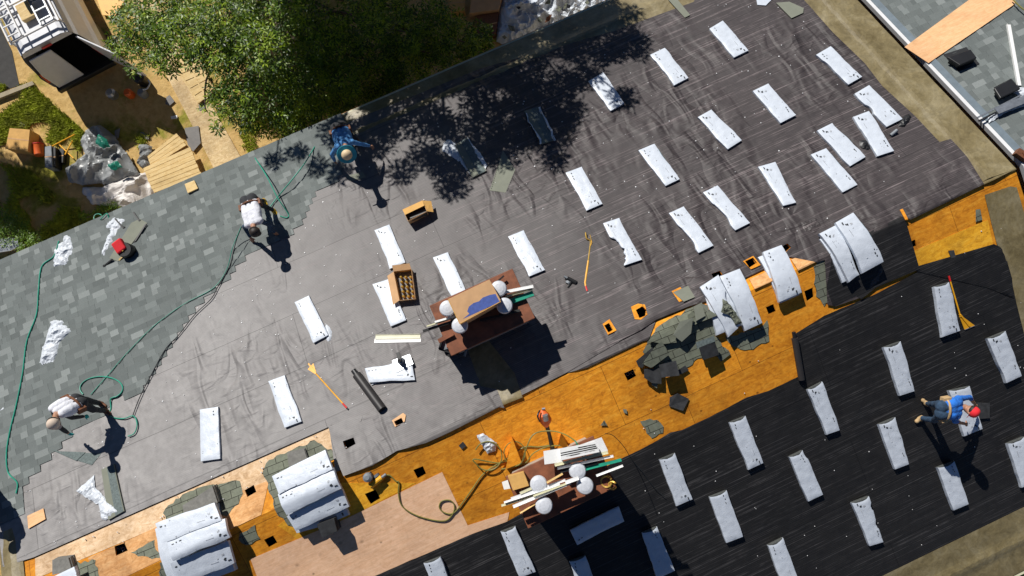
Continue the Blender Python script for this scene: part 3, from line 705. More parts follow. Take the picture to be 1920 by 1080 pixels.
for i, (c, lb, lo, kw) in enumerate(BU):
    bundle(c, lb, i, h0=0, t=.085 if not lo else .095, opn=bool(lo) if 'opn' not in kw else kw['opn'], **{a: b for a, b in kw.items() if a != 'opn'})
# piles on the ridge.  (corners, base height, thickness)
G2 = 'shingle bundles piled across the ridge'
def pile(rows):
    for i, (c, h0, lb, kw) in enumerate(rows):
        bundle(c, lb, 100 + int(c[0][0]) + i, h0=h0, group=G2, opn=False, **kw)
D = dict(drape=True)
pile([
 # far left pile, cut by the frame
 ([(90, 1086), (140, 1062), (150, 1100), (98, 1126)], .20, 'bundle at the bottom left corner, cut by the frame below the small grey block', dict(t=.1)),
 # left pile: crosswise bundles under lengthwise ones
 ([(290, 992), (335, 972), (372, 1090), (325, 1108)], .0, 'bundle draped over the ridge at the left side of the leftmost large pile', dict(drape=True, t=.12)),
 ([(345, 970), (405, 945), (440, 1070), (382, 1092)], .0, 'bundle under the leftmost large pile on its right side', dict(drape=True, t=.16)),
 ([(292, 982), (304, 1019), (415, 975), (402, 942)], .24, 'uppermost lengthwise bundle of the leftmost large pile, brightest in the sun', dict(t=.09, marks=1)),
 ([(314, 1014), (325, 1052), (432, 1008), (422, 972)], .22, 'middle lengthwise bundle of the leftmost large pile', dict(t=.09, marks=1, teal=True)),
 ([(320, 1056), (334, 1098), (440, 1056), (428, 1014)], .13, 'lowest lengthwise bundle of the leftmost large pile', dict(t=.09, marks=1)),
 # second pile
 ([(520, 905), (570, 880), (610, 985), (556, 1000)], .0, 'bundle draped over the ridge under the left half of the taut film pile', dict(drape=True, t=.12)),
 ([(572, 880), (612, 862), (655, 965), (610, 985)], .0, 'bundle draped over the ridge under the right half of the taut film pile', dict(drape=True, t=.12)),
 ([(510, 892), (523, 926), (624, 880), (610, 843)], .26, 'uppermost lengthwise bundle of the taut film pile with a dark seam below it', dict(t=.09, marks=1)),
 ([(521, 926), (538, 966), (640, 915), (625, 878)], .22, 'middle bundle of the taut film pile above the blue band', dict(t=.10, marks=1, teal=True)),
 ([(538, 968), (555, 996), (655, 950), (641, 916)], .13, 'lowest creased bundle of the taut film pile below the blue band', dict(t=.10, marks=1)),
 # torn pile right of centre
 ([(1318, 545), (1352, 522), (1390, 610), (1345, 628)], .0, 'lower bundle of the torn pile beside the heap of old shingles', dict(drape=True, t=.12, marks=0)),
 ([(1313, 538), (1348, 515), (1384, 615), (1366, 632)], .12, 'torn open bundle on the ridge with debris showing through its film', dict(drape=True, t=.07, marks=0, torn=True, bites=[(.3, .7, .05, 1)])),
 ([(1350, 518), (1386, 504), (1430, 605), (1398, 620)], .08, 'intact right hand bundle of the torn pile', dict(drape=True, t=.10, marks=1, teal=True)),
 # single stack
 ([(1422, 482), (1462, 466), (1500, 552), (1464, 568)], .0, 'lower bundle of the narrow two high stack curved over the ridge', dict(drape=True, t=.10, marks=0)),
 ([(1432, 472), (1466, 459), (1504, 548), (1462, 566)], .10, 'top bundle of the narrow two high stack curved over the ridge', dict(drape=True, t=.09, marks=1)),
 # right hand double stack
 ([(1538, 448), (1570, 432), (1612, 515), (1580, 530)], .0, 'bottom left bundle of the rightmost ridge pile', dict(drape=True, t=.11, marks=0)),
 ([(1537, 438), (1568, 422), (1610, 515), (1592, 529)], .11, 'top left bundle of the rightmost ridge pile', dict(drape=True, t=.09, marks=0)),
 ([(1574, 418), (1606, 405), (1650, 492), (1618, 508)], .0, 'bottom right bundle of the rightmost ridge pile', dict(drape=True, t=.18, marks=0)),
 ([(1568, 417), (1601, 398), (1658, 490), (1618, 512)], .18, 'tall top right bundle of the rightmost ridge pile, bluish at its lower corner', dict(drape=True, t=.09, marks=0, teal=True)),
])

# ================================================================== chimneys (parts of the house)
def rect(px4, z):
    P = [gnd(x, y, z) for x, y in px4]; c = sum(P, Vector()) / 4
    hx = ((P[1] - P[0]).length + (P[2] - P[3]).length) / 4; hy = ((P[0] - P[3]).length + (P[1] - P[2]).length) / 4
    return c, hx, hy
def chimney(px4, h, caps, yc):
    z = roofz(yc) + h; c, hx, hy = rect(px4, z)
    mb = MB(); zb = roofz(abs(c.y) + hy) - .3
    mb.box((c.x, c.y, (z + zb) / 2 - .02), (hx - .07, 0, 0), (0, hy - .07, 0), (0, 0, (z - zb) / 2 - .02)); 
    sh = mb.build('chimney', 'wall_siding', house, bevel=.01)
    mb = MB(); mb.box((c.x, c.y, z - .03), (hx, 0, 0), (0, hy, 0), (0, 0, .03)); mb.build('chimney_cover', 'rust_steel', sh, origin=(0, 0, 0), bevel=.008)
    for (x, y) in caps:
        p = gnd(x, y, z + .30); mb = MB()
        mb.lathe((p.x, p.y, z), [(.085, 0), (.085, .24), (.10, .24), (.10, .26)], 20)
        mb.lathe((p.x, p.y, z + .24), [(.135, 0), (.14, .015), (.14, .05), (.125, .075), (.08, .09), (.02, .096)], 28)
        mb.build('flue_cap', 'cap_white', sh, origin=(0, 0, 0), smooth=False)
    return z, c, hx, hy
Z1, C1, X1, Y1 = chimney([(802, 573), (960, 505), (1005, 597), (848, 665)], 1.15, [(935, 541), (946, 573), (862, 610), (839, 578)], on(905, 620).y)
Z2, C2, X2, Y2 = chimney([(947, 893), (1112, 818), (1158, 914), (990, 990)], 1.25, [(1010, 908), (1020, 948), (1083, 883), (1097, 911)], on(1040, 860).y)
def atz(z): return lambda x, y, h=0: gnd(x, y, z + h)
K1, K2 = atz(Z1), atz(Z2)
def strips(K, rows, label, group):
    rn = random.Random(len(label))
    for i, (a, b, w_, h, m) in enumerate(rows):
        p, q = K(*a, h), K(*b, h + .01)
        mb = MB(); sd = (q - p).cross(Vector((0, 0, 1))).normalized() * w_ / 2
        mb.prism([p + sd, q + sd, q - sd, p - sd], (0, 0, .006)); mb.prism([p + sd, q + sd, q + sd * .9 - Vector((0, 0, -.03)), p + sd * .9 - Vector((0, 0, -.03))], sd * .15)
        tag(mb.build('metal_offcut', m, None, origin=(p + q) / 2), label, 'offcut', group)
strips(K1, [((793, 621), (870, 596), .05, .05, 'metal_dark'), ((800, 612), (868, 590), .03, .08, 'vinyl_cream'), ((815, 604), (880, 585), .04, .10, 'vinyl_white'), ((945, 548), (1000, 537), .06, .10, 'vinyl_white'),
            ((948, 556), (998, 541), .05, .07, 'vinyl_cream'), ((950, 568), (1000, 550), .10, .04, 'hose_green'), ((930, 530), (945, 517), .03, .08, 'tool_black'), ((900, 600), (975, 582), .05, .03, 'metal_dark'), ((822, 640), (850, 625), .08, .03, 'rust_steel')],
       'narrow strip among the offcuts under and beside the large carton on the upper chimney', 'trim offcuts on the upper chimney')
strips(lambda x, y, h=0: K2(x, y, h + .22), [((940, 948), (1045, 915), .035, .05, 'vinyl_cream'), ((945, 942), (1050, 908), .03, .09, 'vinyl_white'), ((958, 935), (1060, 900), .04, .06, 'metal_white'), ((962, 950), (1070, 905), .05, .10, 'vinyl_white'),
            ((975, 925), (1020, 905), .04, .05, 'vinyl_cream'), ((1000, 930), (1085, 898), .03, .12, 'vinyl_cream'), ((1040, 872), (1140, 848), .05, .10, 'vinyl_cream'), ((1045, 878), (1150, 855), .04, .07, 'metal_white'),
            ((1050, 884), (1120, 866), .05, .05, 'cord_dark'), ((1095, 880), (1165, 862), .05, .05, 'hose_green'), ((1118, 892), (1168, 873), .035, .10, 'vinyl_white'), ((1025, 905), (1055, 888), .03, .10, 'board_raw'), ((975, 962), (1003, 945), .02, .05, 'board_raw'), ((1060, 905), (1085, 896), .06, .14, 'vinyl_white')],
       'narrow strip in the jumble of offcuts between the four white caps of the lower chimney', 'trim offcuts on the lower chimney')
def flatbox(name, px4, z, th, mat, label, cat, parts=()):
    P = [gnd(x, y, z) for x, y in px4]; c = sum(P, Vector()) / 4
    t = thing(name, label, cat, c - Vector((0, 0, th)))
    mb = MB(); mb.prism(P, (0, 0, th)); mb.build('body', mat, t, bevel=.004)
    return t, P
t, P = flatbox('cardboard_carton', [(840, 561), (918, 524), (939, 563), (862, 607)], Z1 + .55, .5, 'cardboard', 'long cardboard carton with a ragged blue printed panel lying on the upper chimney', 'carton')
mb = MB(); g = lambda x, y: gnd(x, y, Z1 + .552)
mb.prism([g(*p) for p in ((868, 598), (937, 566), (929, 551), (918, 553), (905, 558), (898, 565), (888, 568), (879, 575), (876, 584), (880, 588))], (0, 0, .001)); mb.build('printed_panel', 'print_blue', t)
mb = MB(); 
for a, b in (((862, 607), (939, 565)), ((840, 561), (862, 607))): mb.bar(g(*a), g(*b), .012, .004)
mb.build('flap_edge', 'cardboard_orange', t)
# plates and panels on the lower chimney
for nm, px4, dz, m, lb in (('small_board', [(1019, 846), (1050, 841), (1056, 866), (1021, 871)], .30, 'vinyl_white', 'small square white panel at the left end of the trim on the lower chimney'),
    ('vinyl_boards', [(1050, 842), (1115, 830), (1124, 846), (1052, 862)], .42, 'vinyl_white', 'stack of white vinyl boards lying at the top of the lower chimney'),
    ('white_board', [(1085, 835), (1128, 820), (1140, 845), (1124, 852), (1090, 850)], .28, 'metal_white', 'pale board under the stack of white vinyl boards on the lower chimney')):
    P = [gnd(x, y, Z2 + dz) for x, y in px4]; mb = MB(); mb.prism(P, (0, 0, .02 if dz < .4 else .12)); 
    if nm == 'vinyl_boards':
        for k_ in range(5): mb.bar(P[0].lerp(P[3], .1 + k_ * .2) + Vector((0, 0, .008)), P[1].lerp(P[2], .1 + k_ * .2) + Vector((0, 0, .008)), .05, .018)
    tag(mb.build(nm, m, None, origin=P[0]), lb, 'panel')
t, P = flatbox('cardboard_box', [(952, 893), (982, 885), (992, 911), (962, 920)], Z2 + .22, .2, 'cardboard_orange', 'small plain cardboard box at the left corner of the lower chimney', 'box')
mb = MB(); mb.prism([gnd(x, y, Z2 + .04) for x, y in ((941, 904), (952, 900), (957, 916), (945, 918))], (0, 0, .02)); tag(mb.build('paint_can_label_box', 'vinyl_white', None, origin=P[0]), 'small white and blue packet beside the cardboard box on the lower chimney', 'packet'); bpy.data.objects['paint_can_label_box'].name = 'packet'
mb = MB()
for k_, (x, y, r_) in enumerate(((1137, 903, .09), (1148, 910, .06))): mb.tube([gnd(x, y, Z2 + .02 + .03 * math.cos(a)) + Vector((r_ * math.cos(a), r_ * math.sin(a), 0)) for a in [i * .5 for i in range(12)]], .018, 6)
tag(mb.build('tape_coil', 'gold_metal', None, origin=gnd(1137, 903, Z2)), 'loose golden coil at the lower right corner of the lower chimney', 'coil')
# black tray with an orange packet beside the upper chimney
pz = Z1 - .35
t = thing('black_bin', 'black open bin holding an orange packet at the lower left of the upper chimney', 'bin', gnd(846, 648, pz))
mb = MB(); P = [gnd(x, y, pz) for x, y in ((832, 629), (872, 634), (858, 665), (824, 655))]
mb.prism(P, (0, 0, .04)); mb.build('tray', 'tool_grey', t)
mb = MB()
for i in range(4): a, b = P[i] + Vector((0, 0, .03)), P[(i + 1) % 4] + Vector((0, 0, .03)); mb.bar(a, b, .03, .08)
mb.build('rim', 'tool_black', t)
mb = MB(); mb.prism([gnd(x, y, pz + .03) for x, y in ((836, 636), (857, 634), (853, 655), (838, 652))], (0, 0, .02)); tag(mb.build('packet', 'tool_orange', None, origin=P[0]), 'orange snack packet lying in the black bin by the upper chimney', 'packet')
mb = MB(); c = P[0].lerp(P[2], .5); mb.box((c.x, c.y, (pz + roofz(c.y)) / 2 - .03), (.16, 0, 0), (0, .13, 0), (0, 0, (pz - roofz(c.y)) / 2 - .02)); mb.build('body', 'tool_black', t)
mb = MB(); mb.tube([gnd(880, 636, pz), gnd(871, 668, pz)], .02, 8); mb.tube([gnd(878, 640, pz), gnd(886, 648, pz)], .03, 8); tag(mb.build('hand_tool', 'tool_grey', None, origin=gnd(875, 650, pz)), 'small grey hand tool with a thin shaft beside the black bin at the upper chimney', 'tool')

# ================================================================== hoses and cords
def hose(pts, label, mat, r=.012, h=.075, cat='hose', K=None, group=None, n=8):
    P = [(K or on)(p[0], p[1], p[2] if len(p) > 2 else h) for p in pts]; P = smoothpath(P, n)
    mb = MB(); mb.tube(P, r, 7); return tag(mb.build('air_hose' if cat == 'hose' else 'cord', mat, None, smooth=True, origin=P[0]), label, cat, group)
def loop(cx, cy, rx, ry, n=14, a0=0, a1=2 * math.pi, h=.075): return [(cx + rx * math.cos(a0 + (a1 - a0) * i / n), cy + ry * math.sin(a0 + (a1 - a0) * i / n), h) for i in range(n + 1)]
hose([(110, 452), (101, 480), (78, 500), (72, 545), (68, 590), (50, 640), (42, 700), (30, 760), (18, 810), (12, 850), (15, 885), (32, 905), (30, 925)], 'green air hose running down the shingles near the left edge', 'hose_green', .013)
hose([(478, 296, .1), (500, 330, .3), (520, 370, .3), (540, 400), (538, 408), (525, 405)], 'green hose descending from the eave to the white shirted worker', 'hose_green', .012)
hose([(590, 275, .05), (572, 305, .2), (545, 340, .2), (520, 370, .1), (505, 390, .1)], 'green hose slanting past the grey green shingle to the white shirted worker', 'hose_green', .013)
hose([(453, 425, .35), (445, 445, .2), (438, 470), (430, 500), (410, 535), (396, 560), (365, 590), (335, 628), (310, 655), (285, 700), (262, 745), (248, 782)], 'long dark cord following the stepped edge of the shingles', 'cord_dark', .009)
hose([(452, 425, .35), (436, 465, .25), (425, 505, .1), (400, 540), (345, 570), (290, 610), (240, 660), (205, 700), (170, 740)], 'thin green line crossing the middle of the shingles to the tan capped worker', 'hose_green', .008)
hose(loop(190, 728, 40, 22, 14, 2.6, 7.4) + [(208, 765, .05), (206, 780, .05), (230, 785), (250, 780), (257, 795), (252, 812), (240, 818)], 'green hose looped beside the tan capped worker', 'hose_green', .012)
hose([(718, 892), (730, 891), (742, 902), (748, 905), (747, 925), (755, 950), (785, 968), (830, 977), (848, 965), (852, 948), (843, 938), (828, 940), (824, 952), (835, 962), (853, 960), (880, 925), (905, 890), (930, 872), (955, 858)], 'olive hose curling over the pinkish plywood with one small loop', 'hose_olive', .012, .03)
hose(loop(915, 855, 26, 27, 14, 3.6, 9.2) + [(940, 868), (965, 850), (985, 838), (1010, 838), (1030, 835)], 'olive hose coil around the crumpled film on the plywood', 'hose_olive', .012, .02)
hose([(940, 880, .1), (975, 870, .3), (985, 845, .6), (1000, 815, .6), (1030, 808, .6), (1060, 815, .9), (1085, 835, 1.4), (1095, 870, 1.45)], 'yellowish hose rising from the plywood onto the lower chimney', 'hose_olive', .011)
hose(loop(965, 850, 20, 22, 12, 1, 8) + [(985, 868, .1), (1000, 850, .2), (1025, 838, .3), (1050, 835, .6)], 'coiled yellow green hose left of the orange blower nozzle', 'hose_olive', .010, .06)
hose(loop(1105, 845, 14, 11, 12, 0, 7, 1.5) + [(1100, 868, 1.45), (1110, 880, 1.4)], 'small green cord loop on the white vinyl boards of the lower chimney', 'hose_green', .006, cat='cord')
hose([(1078, 825, 1.4), (1090, 850, 1.45), (1103, 878, 1.4)], 'straight green cord across the white boards of the lower chimney', 'hose_green', .008, cat='cord')
hose([(1135, 813, 1.2), (1150, 817, .8), (1170, 838, .3), (1185, 862, .05), (1205, 885), (1225, 912), (1245, 930)], 'thin dark cord running from the lower chimney over the black underlayment', 'cord_dark', .006, cat='cord')
hose([(1898, -3), (1910, 10), (1925, 22)], 'lime green line at the top right corner of the neighbouring roof', 'hose_olive', .015)
hose(loop(184, 408, 8, 7, 10, 0, 6.2, -.3) + [(188, 412, .05), (200, 400, .1), (204, 410, .05)], 'small green rope loops hanging at the eave left of the red bucket', 'hose_green', .010, cat='cord')

# ================================================================== tools and loose items on the roof
def scraper(head, tip, end, label, grip='tool_red', ang=0, hh=.05):
    a = on(*tip, .05); b = on(*end, .05); t = thing('roof_scraper', label, 'scraper', a)
    d = (a - b).normalized(); n = NU if a.y > 0 else NL; sd = d.cross(n).normalized()
    mb = MB(); mb.tube([a, a.lerp(b, .86)], .014, 8); mb.build('handle', 'tool_yellow', t, smooth=True)
    mb = MB(); mb.tube([a.lerp(b, .84), a.lerp(b, .96)], .018, 8); mb.build('grip', grip, t, smooth=True)
    mb = MB(); mb.tube([a.lerp(b, .95), b], .014, 8); mb.build('end_cap', 'tool_black', t, smooth=True)
    e = on(*head, .03); w_ = .11
    mb = MB(); mb.prism([a - d * .02 + sd * .02, e + sd * w_, e + d * .02, e - sd * w_, a - d * .02 - sd * .02], n * .008)
    mb.bar(a - d * .05, e - d * .03, .03, .035, n); mb.build('blade', 'tool_yellow', t)
    mb = MB(); mb.prism([e + sd * w_ + n * .004, e + sd * w_ + d * .012 + n * .004, e - sd * w_ + d * .012 + n * .004, e - sd * w_ + n * .004], n * .006); mb.build('cutting_edge', 'metal_galv', t)
scraper((577, 680), (590, 698), (653, 768), 'yellow long handled scraper with triangular head left of the black roll')
scraper((1818, 614), (1801, 594), (1778, 514), 'yellow long handled scraper lying beside the bundle on the dark slope')
t = thing('pry_bar', 'long bent golden ripping bar with a pink end, upright in the middle of the roof', 'pry bar', on(1104, 470, .03))
mb = MB(); mb.tube(smoothpath([on(1098, 436, .10), on(1100, 447, .07), on(1107, 452, .04), on(1106, 466, .03), on(1103, 490, .03)], 6), .016, 8); mb.tube([on(1106, 440, .06), on(1110, 455, .05), on(1107, 462, .04)], .008, 6); mb.build('claw', 'gold_metal', t, smooth=True)
mb = MB(); mb.tube([on(1103, 489, .03), on(1097, 530, .03), on(1098, 537, .03)], .02, 8); mb.build('handle', 'tool_yellow', t, smooth=True)
mb = MB(); mb.tube([on(1098, 536, .03), on(1101, 546, .03)], .02, 8); mb.build('grip', 'tool_red', t, smooth=True)
def gun(x, y, ang, label, m, s=1.0, K=on, h=.06):
    """pneumatic tool lying on its side"""
    c = K(x, y, h); t = thing('nail_gun', label, 'nail gun', c); u = Vector((math.cos(ang), math.sin(ang), 0)); v = Vector((-u.y, u.x, 0))
    mb = MB(); mb.tube([c - u * .10 * s, c + u * .10 * s], [.045 * s, .04 * s], 12); mb.build('body', m, t, bevel=.004)
    mb = MB(); mb.bar(c + v * .02 * s, c + v * .16 * s, .04 * s, .045 * s); mb.build('handle', 'tool_black', t, bevel=.008)
    mb = MB(); mb.lathe(c + u * .10 * s, [(.02 * s, 0), (.02 * s, .07 * s)], 10, u); mb.lathe(c + u * .04 * s + v * .06 * s + Vector((0, 0, -.02)), [(.05 * s, -.02), (.055 * s, .03)], 14, v); mb.build('magazine', 'tool_grey', t)
gun(1072, 526, 2.2, 'black drill with an orange end near the pink end of the ripping bar', 'tool_black')
gun(705, 903, .2, 'yellow and black nail gun lying by the two square holes', 'tool_yellow', 1.3)
c = on(690, 895, .1)
mb = MB(); mb.lathe(c, [(.07, -.05), (.09, 0), (.08, .06), (.04, .09)], 14); tag(mb.build('nail_coil', 'tool_grey', None, origin=c), 'grey round coil next to the yellow nail gun', 'nail coil')
# orange blower standing over the ridge
t = thing('leaf_blower', 'orange power blower with a long black nozzle standing above the lower chimney', 'blower', on(1022, 800, .1))
q = lambda x, y, h: on(x, y, h)
mb = MB(); mb.tube([q(1017, 770, .45), q(1019, 778, .5), q(1023, 788, .45), q(1024, 798, .38)], [.05, .10, .11, .05], 16); mb.build('housing', 'tool_orange', t, smooth=True)
mb = MB(); mb.tube([q(1022, 778, .60), q(1024, 788, .58)], .05, 14); mb.tube([q(1022, 766, .5), q(1016, 767, .5)], .02, 8); mb.build('filter_cover', 'metal_galv', t, smooth=True)
mb = MB(); mb.tube(smoothpath([q(1012, 770, .55), q(1008, 780, .62), q(1012, 790, .5)], 5), .015, 8); mb.build('handle', 'tool_black', t, smooth=True)
mb = MB(); mb.tube([q(1025, 797, .38), q(1030, 815, .22), q(1036, 842, .06)], [.04, .035, .045], 12); mb.build('nozzle', 'tool_black', t, smooth=True)
# rolls
def roll(a, b, r, label, core=True):
    A, B_ = on(*a, r + .01), on(*b, r + .01); t = thing('underlayment_roll', label, 'roll', A)
    mb = MB(); mb.tube([A, A.lerp(B_, .5), B_], r, 20); mb.build('roll', 'roll_black', t, smooth=True)
    d = (B_ - A).normalized(); mb = MB(); mb.tube([A - d * .12, A - d * .0], r * .6, 16); mb.tube([B_ - d * .0, B_ + d * .004], r * .7, 16)
    mb.build('core', 'tool_black', t)
roll((669, 703), (717, 768), .085, 'black roll of underlayment with its core sticking out beside the stacked bundles')
roll((1490, 634), (1503, 712), .06, 'short black roll standing across the left end of the black underlayment')
# boxes on the upper slope
def carton(px4, h, th, label, m='cardboard'):
    P = [on(x, y, h) for x, y in px4]; c = sum(P, Vector()) / 4; t = thing('cardboard_box', label, 'box', c - Vector((0, 0, h)))
    n = 4; mb = MB(); up_ = Vector((0, 0, th))
    for i in range(4):
        a, b = P[i], P[(i + 1) % 4]; inn = (c - (a + b) / 2); inn.z = 0; inn = inn.normalized() * .006
        mb.prism([a, b, b - up_, a - up_], inn)
    mb.prism([p - up_ for p in P], (0, 0, .005)); mb.build('walls', m, t)
    return t, P, c
t, P, c = carton([(755, 393), (792, 376), (800, 396), (765, 414)], .3, .26, 'cardboard box with its flap folded up and black rolls inside, above the white bundles')
mb = MB(); mb.prism([P[0], P[1], P[1].lerp(P[2], .5) + Vector((0, 0, .03)), P[0].lerp(P[3], .5) + Vector((0, 0, .03))], (0, 0, .006)); mb.prism([P[1], P[1] + Vector((.16, -.06, -.08)), P[2] + Vector((.12, -.05, -.08)), P[2]], (0, 0, .006)); mb.build('flap', 'cardboard_orange', t)
for k_ in range(2):
    a = on(770, 404 + 7 * k_, .2); b = on(800, 391 + 8 * k_, .2); mb = MB(); mb.tube([a, b], .05, 14); tag(mb.build('tar_tube', 'tool_black', None, smooth=True, origin=a), 'shiny black tube lying in the box with the raised flap', 'tube', 'black tubes in the box')
t, P, c = carton([(738, 509), (771, 505), (778, 560), (749, 563)], .2, .18, 'open cardboard box filled with golden capped tubes')
mb = MB(); mb.prism([P[0], P[1], P[1] + Vector((.02, .12, .03)), P[0] + Vector((.02, .12, .03))], (0, 0, .006)); mb.prism([P[0], P[3], P[3] + Vector((-.15, -.03, 0)), P[0] + Vector((-.15, -.03, 0))], (0, 0, .006)); mb.build('flap', 'cardboard', t)
for i in range(3):
    for j in range(5):
        p = on(752 + i * 9 + j * 1.2, 520 + j * 9, .12); mb = MB(); mb.lathe(p, [(.027, -.1), (.027, .03), (.022, .04), (.012, .05)], 14)
        tag(mb.build('caulk_tube', 'gold_metal', None, smooth=True, origin=p), 'golden capped tube standing in the open cardboard box', 'tube', 'golden tubes in the open box')
# two strips on the roof
for k_, (a, b, m, lb) in enumerate((((702, 639), (789, 637), 'vinyl_white', 'white vinyl strip lying flat above the stacked bundles'), ((704, 632), (788, 631), 'vinyl_cream', 'olive backed strip lying directly above the white vinyl strip'))):
    p, q2 = on(*a, .05 + .012 * k_), on(*b, .05 + .012 * k_); d = (q2 - p).normalized(); sd = NU.cross(d).normalized() * .045
    mb = MB(); mb.prism([p + sd, p - sd, q2 - sd, q2 + sd], NU * .012); mb.bar(p + sd, q2 + sd, .006, .03, NU); tag(mb.build('vinyl_strip', m, None, origin=p), lb, 'strip')
# two crossed bundles under a metal vent base
bundle([(684, 690), (692, 716), (778, 712), (772, 680)], 'crosswise white bundle under the round vent base beside the black roll', 301, t=.10, opn=False, marks=1)
bundle([(690, 700), (697, 722), (752, 700), (745, 678)], 'bundle turned slightly under the crosswise one beside the black roll', 302, t=.05, opn=False, marks=1)
t = thing('vent_flashing', 'galvanised vent flashing with a round collar lying on the crosswise bundle', 'flashing', on(755, 682, .12))
mb = MB(); mb.prism([on(x, y, .14) for x, y in ((735, 676), (768, 664), (775, 682), (744, 698))], (0, 0, .006)); mb.build('base_plate', 'metal_galv', t)
c = on(752, 677, .15); mb = MB(); mb.lathe(c, [(.075, -.01), (.065, .03), (.05, .10), (.05, .11)], 20); mb.build('collar', 'metal_galv', t, smooth=True)
mb = MB(); mb.lathe(c, [(.035, .05), (.035, .12), (.03, .20)], 12); mb.bar(c + Vector((0, 0, .15)), c + Vector((.02, .16, .12)), .06, .03); mb.build('handle', 'tool_black', t)
# loose shingles: (outline, height, material, label)
def lshingle(px, h, m, label, perf=None, curl=0):
    P = [on(x, y, h) for x, y in px]; c = sum(P, Vector()) / len(P); t = thing('loose_shingle', label, 'shingle', c); n = NU if c.y > 0 else NL
    if curl:
        for i, p in enumerate(P): P[i] = p + n * curl * (i % 2)
    mb = MB(); mb.prism(P, n * .008); mb.build('sheet', m, t)
    if perf:
        for (a, b) in perf:
            a, b = on(*a, h + .003), on(*b, h + .003); L = (b - a).length; k_ = int(L / .05); mb = MB()
            for i in range(k_): mb.bar(a.lerp(b, i / k_), a.lerp(b, (i + .55) / k_), .010, .003, n)
            o = mb.build('nail_line', 'tab_line', t); o['kind'] = 'stuff'
    return t
lshingle([(943, 282), (966, 318), (948, 361), (918, 357)], .045, 'shingle_back', 'pentagonal olive shingle with two dotted lines, below the tree shadow', [((938, 295), (921, 356)), ((962, 330), (950, 360))])
lshingle([(572, 292), (598, 284), (622, 325), (600, 338)], .05, 'shingle_back', 'olive shingle with a dotted edge near the eave, right of the green hose', [((575, 297), (600, 336))])
lshingle([(406, 408), (418, 403), (474, 445), (463, 458)], .05, 'shingle_back', 'olive shingle beside the head of the white shirted worker', [((407, 411), (462, 457))])
lshingle([(650, 330), (680, 322), (686, 332), (657, 340)], .05, 'shingle_back', 'small shingle piece below the blue hatted worker')
lshingle([(1262, 548), (1290, 536), (1303, 557), (1282, 566)], .075, 'shingle_back', 'shingle offcut covering the orange cut-out above the heap', curl=.01)
lshingle([(118, 848), (190, 850), (172, 872), (140, 862)], .05, 'shingle_face', 'dark triangular shingle corner below the tan capped worker')
lshingle([(91, 841), (112, 846), (160, 848), (143, 864)], .06, 'shingle_face', 'shingle half hidden in the shadow of the tan capped worker')
lshingle([(1256, 745), (1270, 737), (1292, 748), (1280, 770), (1255, 762)], .03, 'shingle_black', 'dark folded shingle square alone on the orange plywood', curl=.02)
lshingle([(1820, 754), (1856, 756), (1856, 784), (1826, 786)], .06, 'shingle_black', 'dark shingle in front of the red capped worker')
lshingle([(1830, 393), (1838, 392), (1842, 412), (1830, 416)], .03, 'shingle_old', 'small torn shingle scrap on the orange plywood at the right end')
lshingle([(1778, 470), (1789, 469), (1792, 482), (1784, 484)], .03, 'shingle_black', 'dark scrap near the top right of the black underlayment')
lshingle([(860, 836), (868, 828), (874, 836), (866, 843)], .03, 'shingle_black', 'little black shingle scrap left of the crumpled film on plywood')
lshingle([(1168, 767), (1175, 768), (1176, 776), (1170, 774)], .03, 'shingle_back', 'tiny grey scrap below the square hole with pipes')
lshingle([(1126, 798), (1133, 788), (1139, 798)], .03, 'shingle_old', 'tiny triangular brown scrap above the lower chimney')
lshingle([(1480, 3), (1507, 15), (1506, 24), (1484, 34), (1455, 5)], .07, 'shingle_back', 'grey bundle end cut by the top edge at upper right')
lshingle([(1250, -4), (1268, -4), (1294, 28), (1284, 33)], .06, 'shingle_back', 'narrow grey metal strip crossing the tan membrane at the top')
lshingle([(1418, -3), (1450, -4), (1436, 10), (1420, 9)], .06, 'film', 'scrap of white film at the top edge')
# heap of old shingles by the torn pile
HP = [([(1345, 592), (1310, 605), (1295, 615), (1290, 590), (1315, 572)], .10, 'shingle_old'), ([(1300, 575), (1316, 567), (1323, 592), (1305, 602)], .14, 'shingle_back'), ([(1312, 570), (1326, 572), (1332, 596), (1318, 600)], .12, 'shingle_back'),
      ([(1275, 603), (1300, 595), (1296, 625), (1278, 641), (1262, 628)], .15, 'shingle_back'), ([(1230, 625), (1275, 610), (1285, 640), (1245, 645), (1215, 640)], .07, 'shingle_old'), ([(1231, 647), (1240, 640), (1256, 664), (1222, 690), (1205, 682)], .18, 'shingle_old'),
      ([(1193, 677), (1222, 652), (1228, 655), (1205, 690), (1198, 688)], .12, 'shingle_black'), ([(1236, 684), (1268, 676), (1274, 704), (1240, 708)], .22, 'shingle_black'), ([(1310, 652), (1340, 640), (1350, 665), (1318, 675)], .24, 'shingle_black'),
      ([(1208, 692), (1240, 690), (1240, 720), (1222, 718), (1208, 708)], .12, 'shingle_black'), ([(1305, 642), (1338, 630), (1341, 640), (1308, 654)], .25, 'shingle_face'), ([(1220, 700), (1236, 700), (1232, 728), (1222, 722)], .08, 'shingle_old'),
      ([(1345, 668), (1365, 655), (1370, 664), (1352, 678)], .04, 'shingle_old'), ([(1262, 700), (1285, 685), (1292, 694), (1276, 702)], .06, 'shingle_black')]
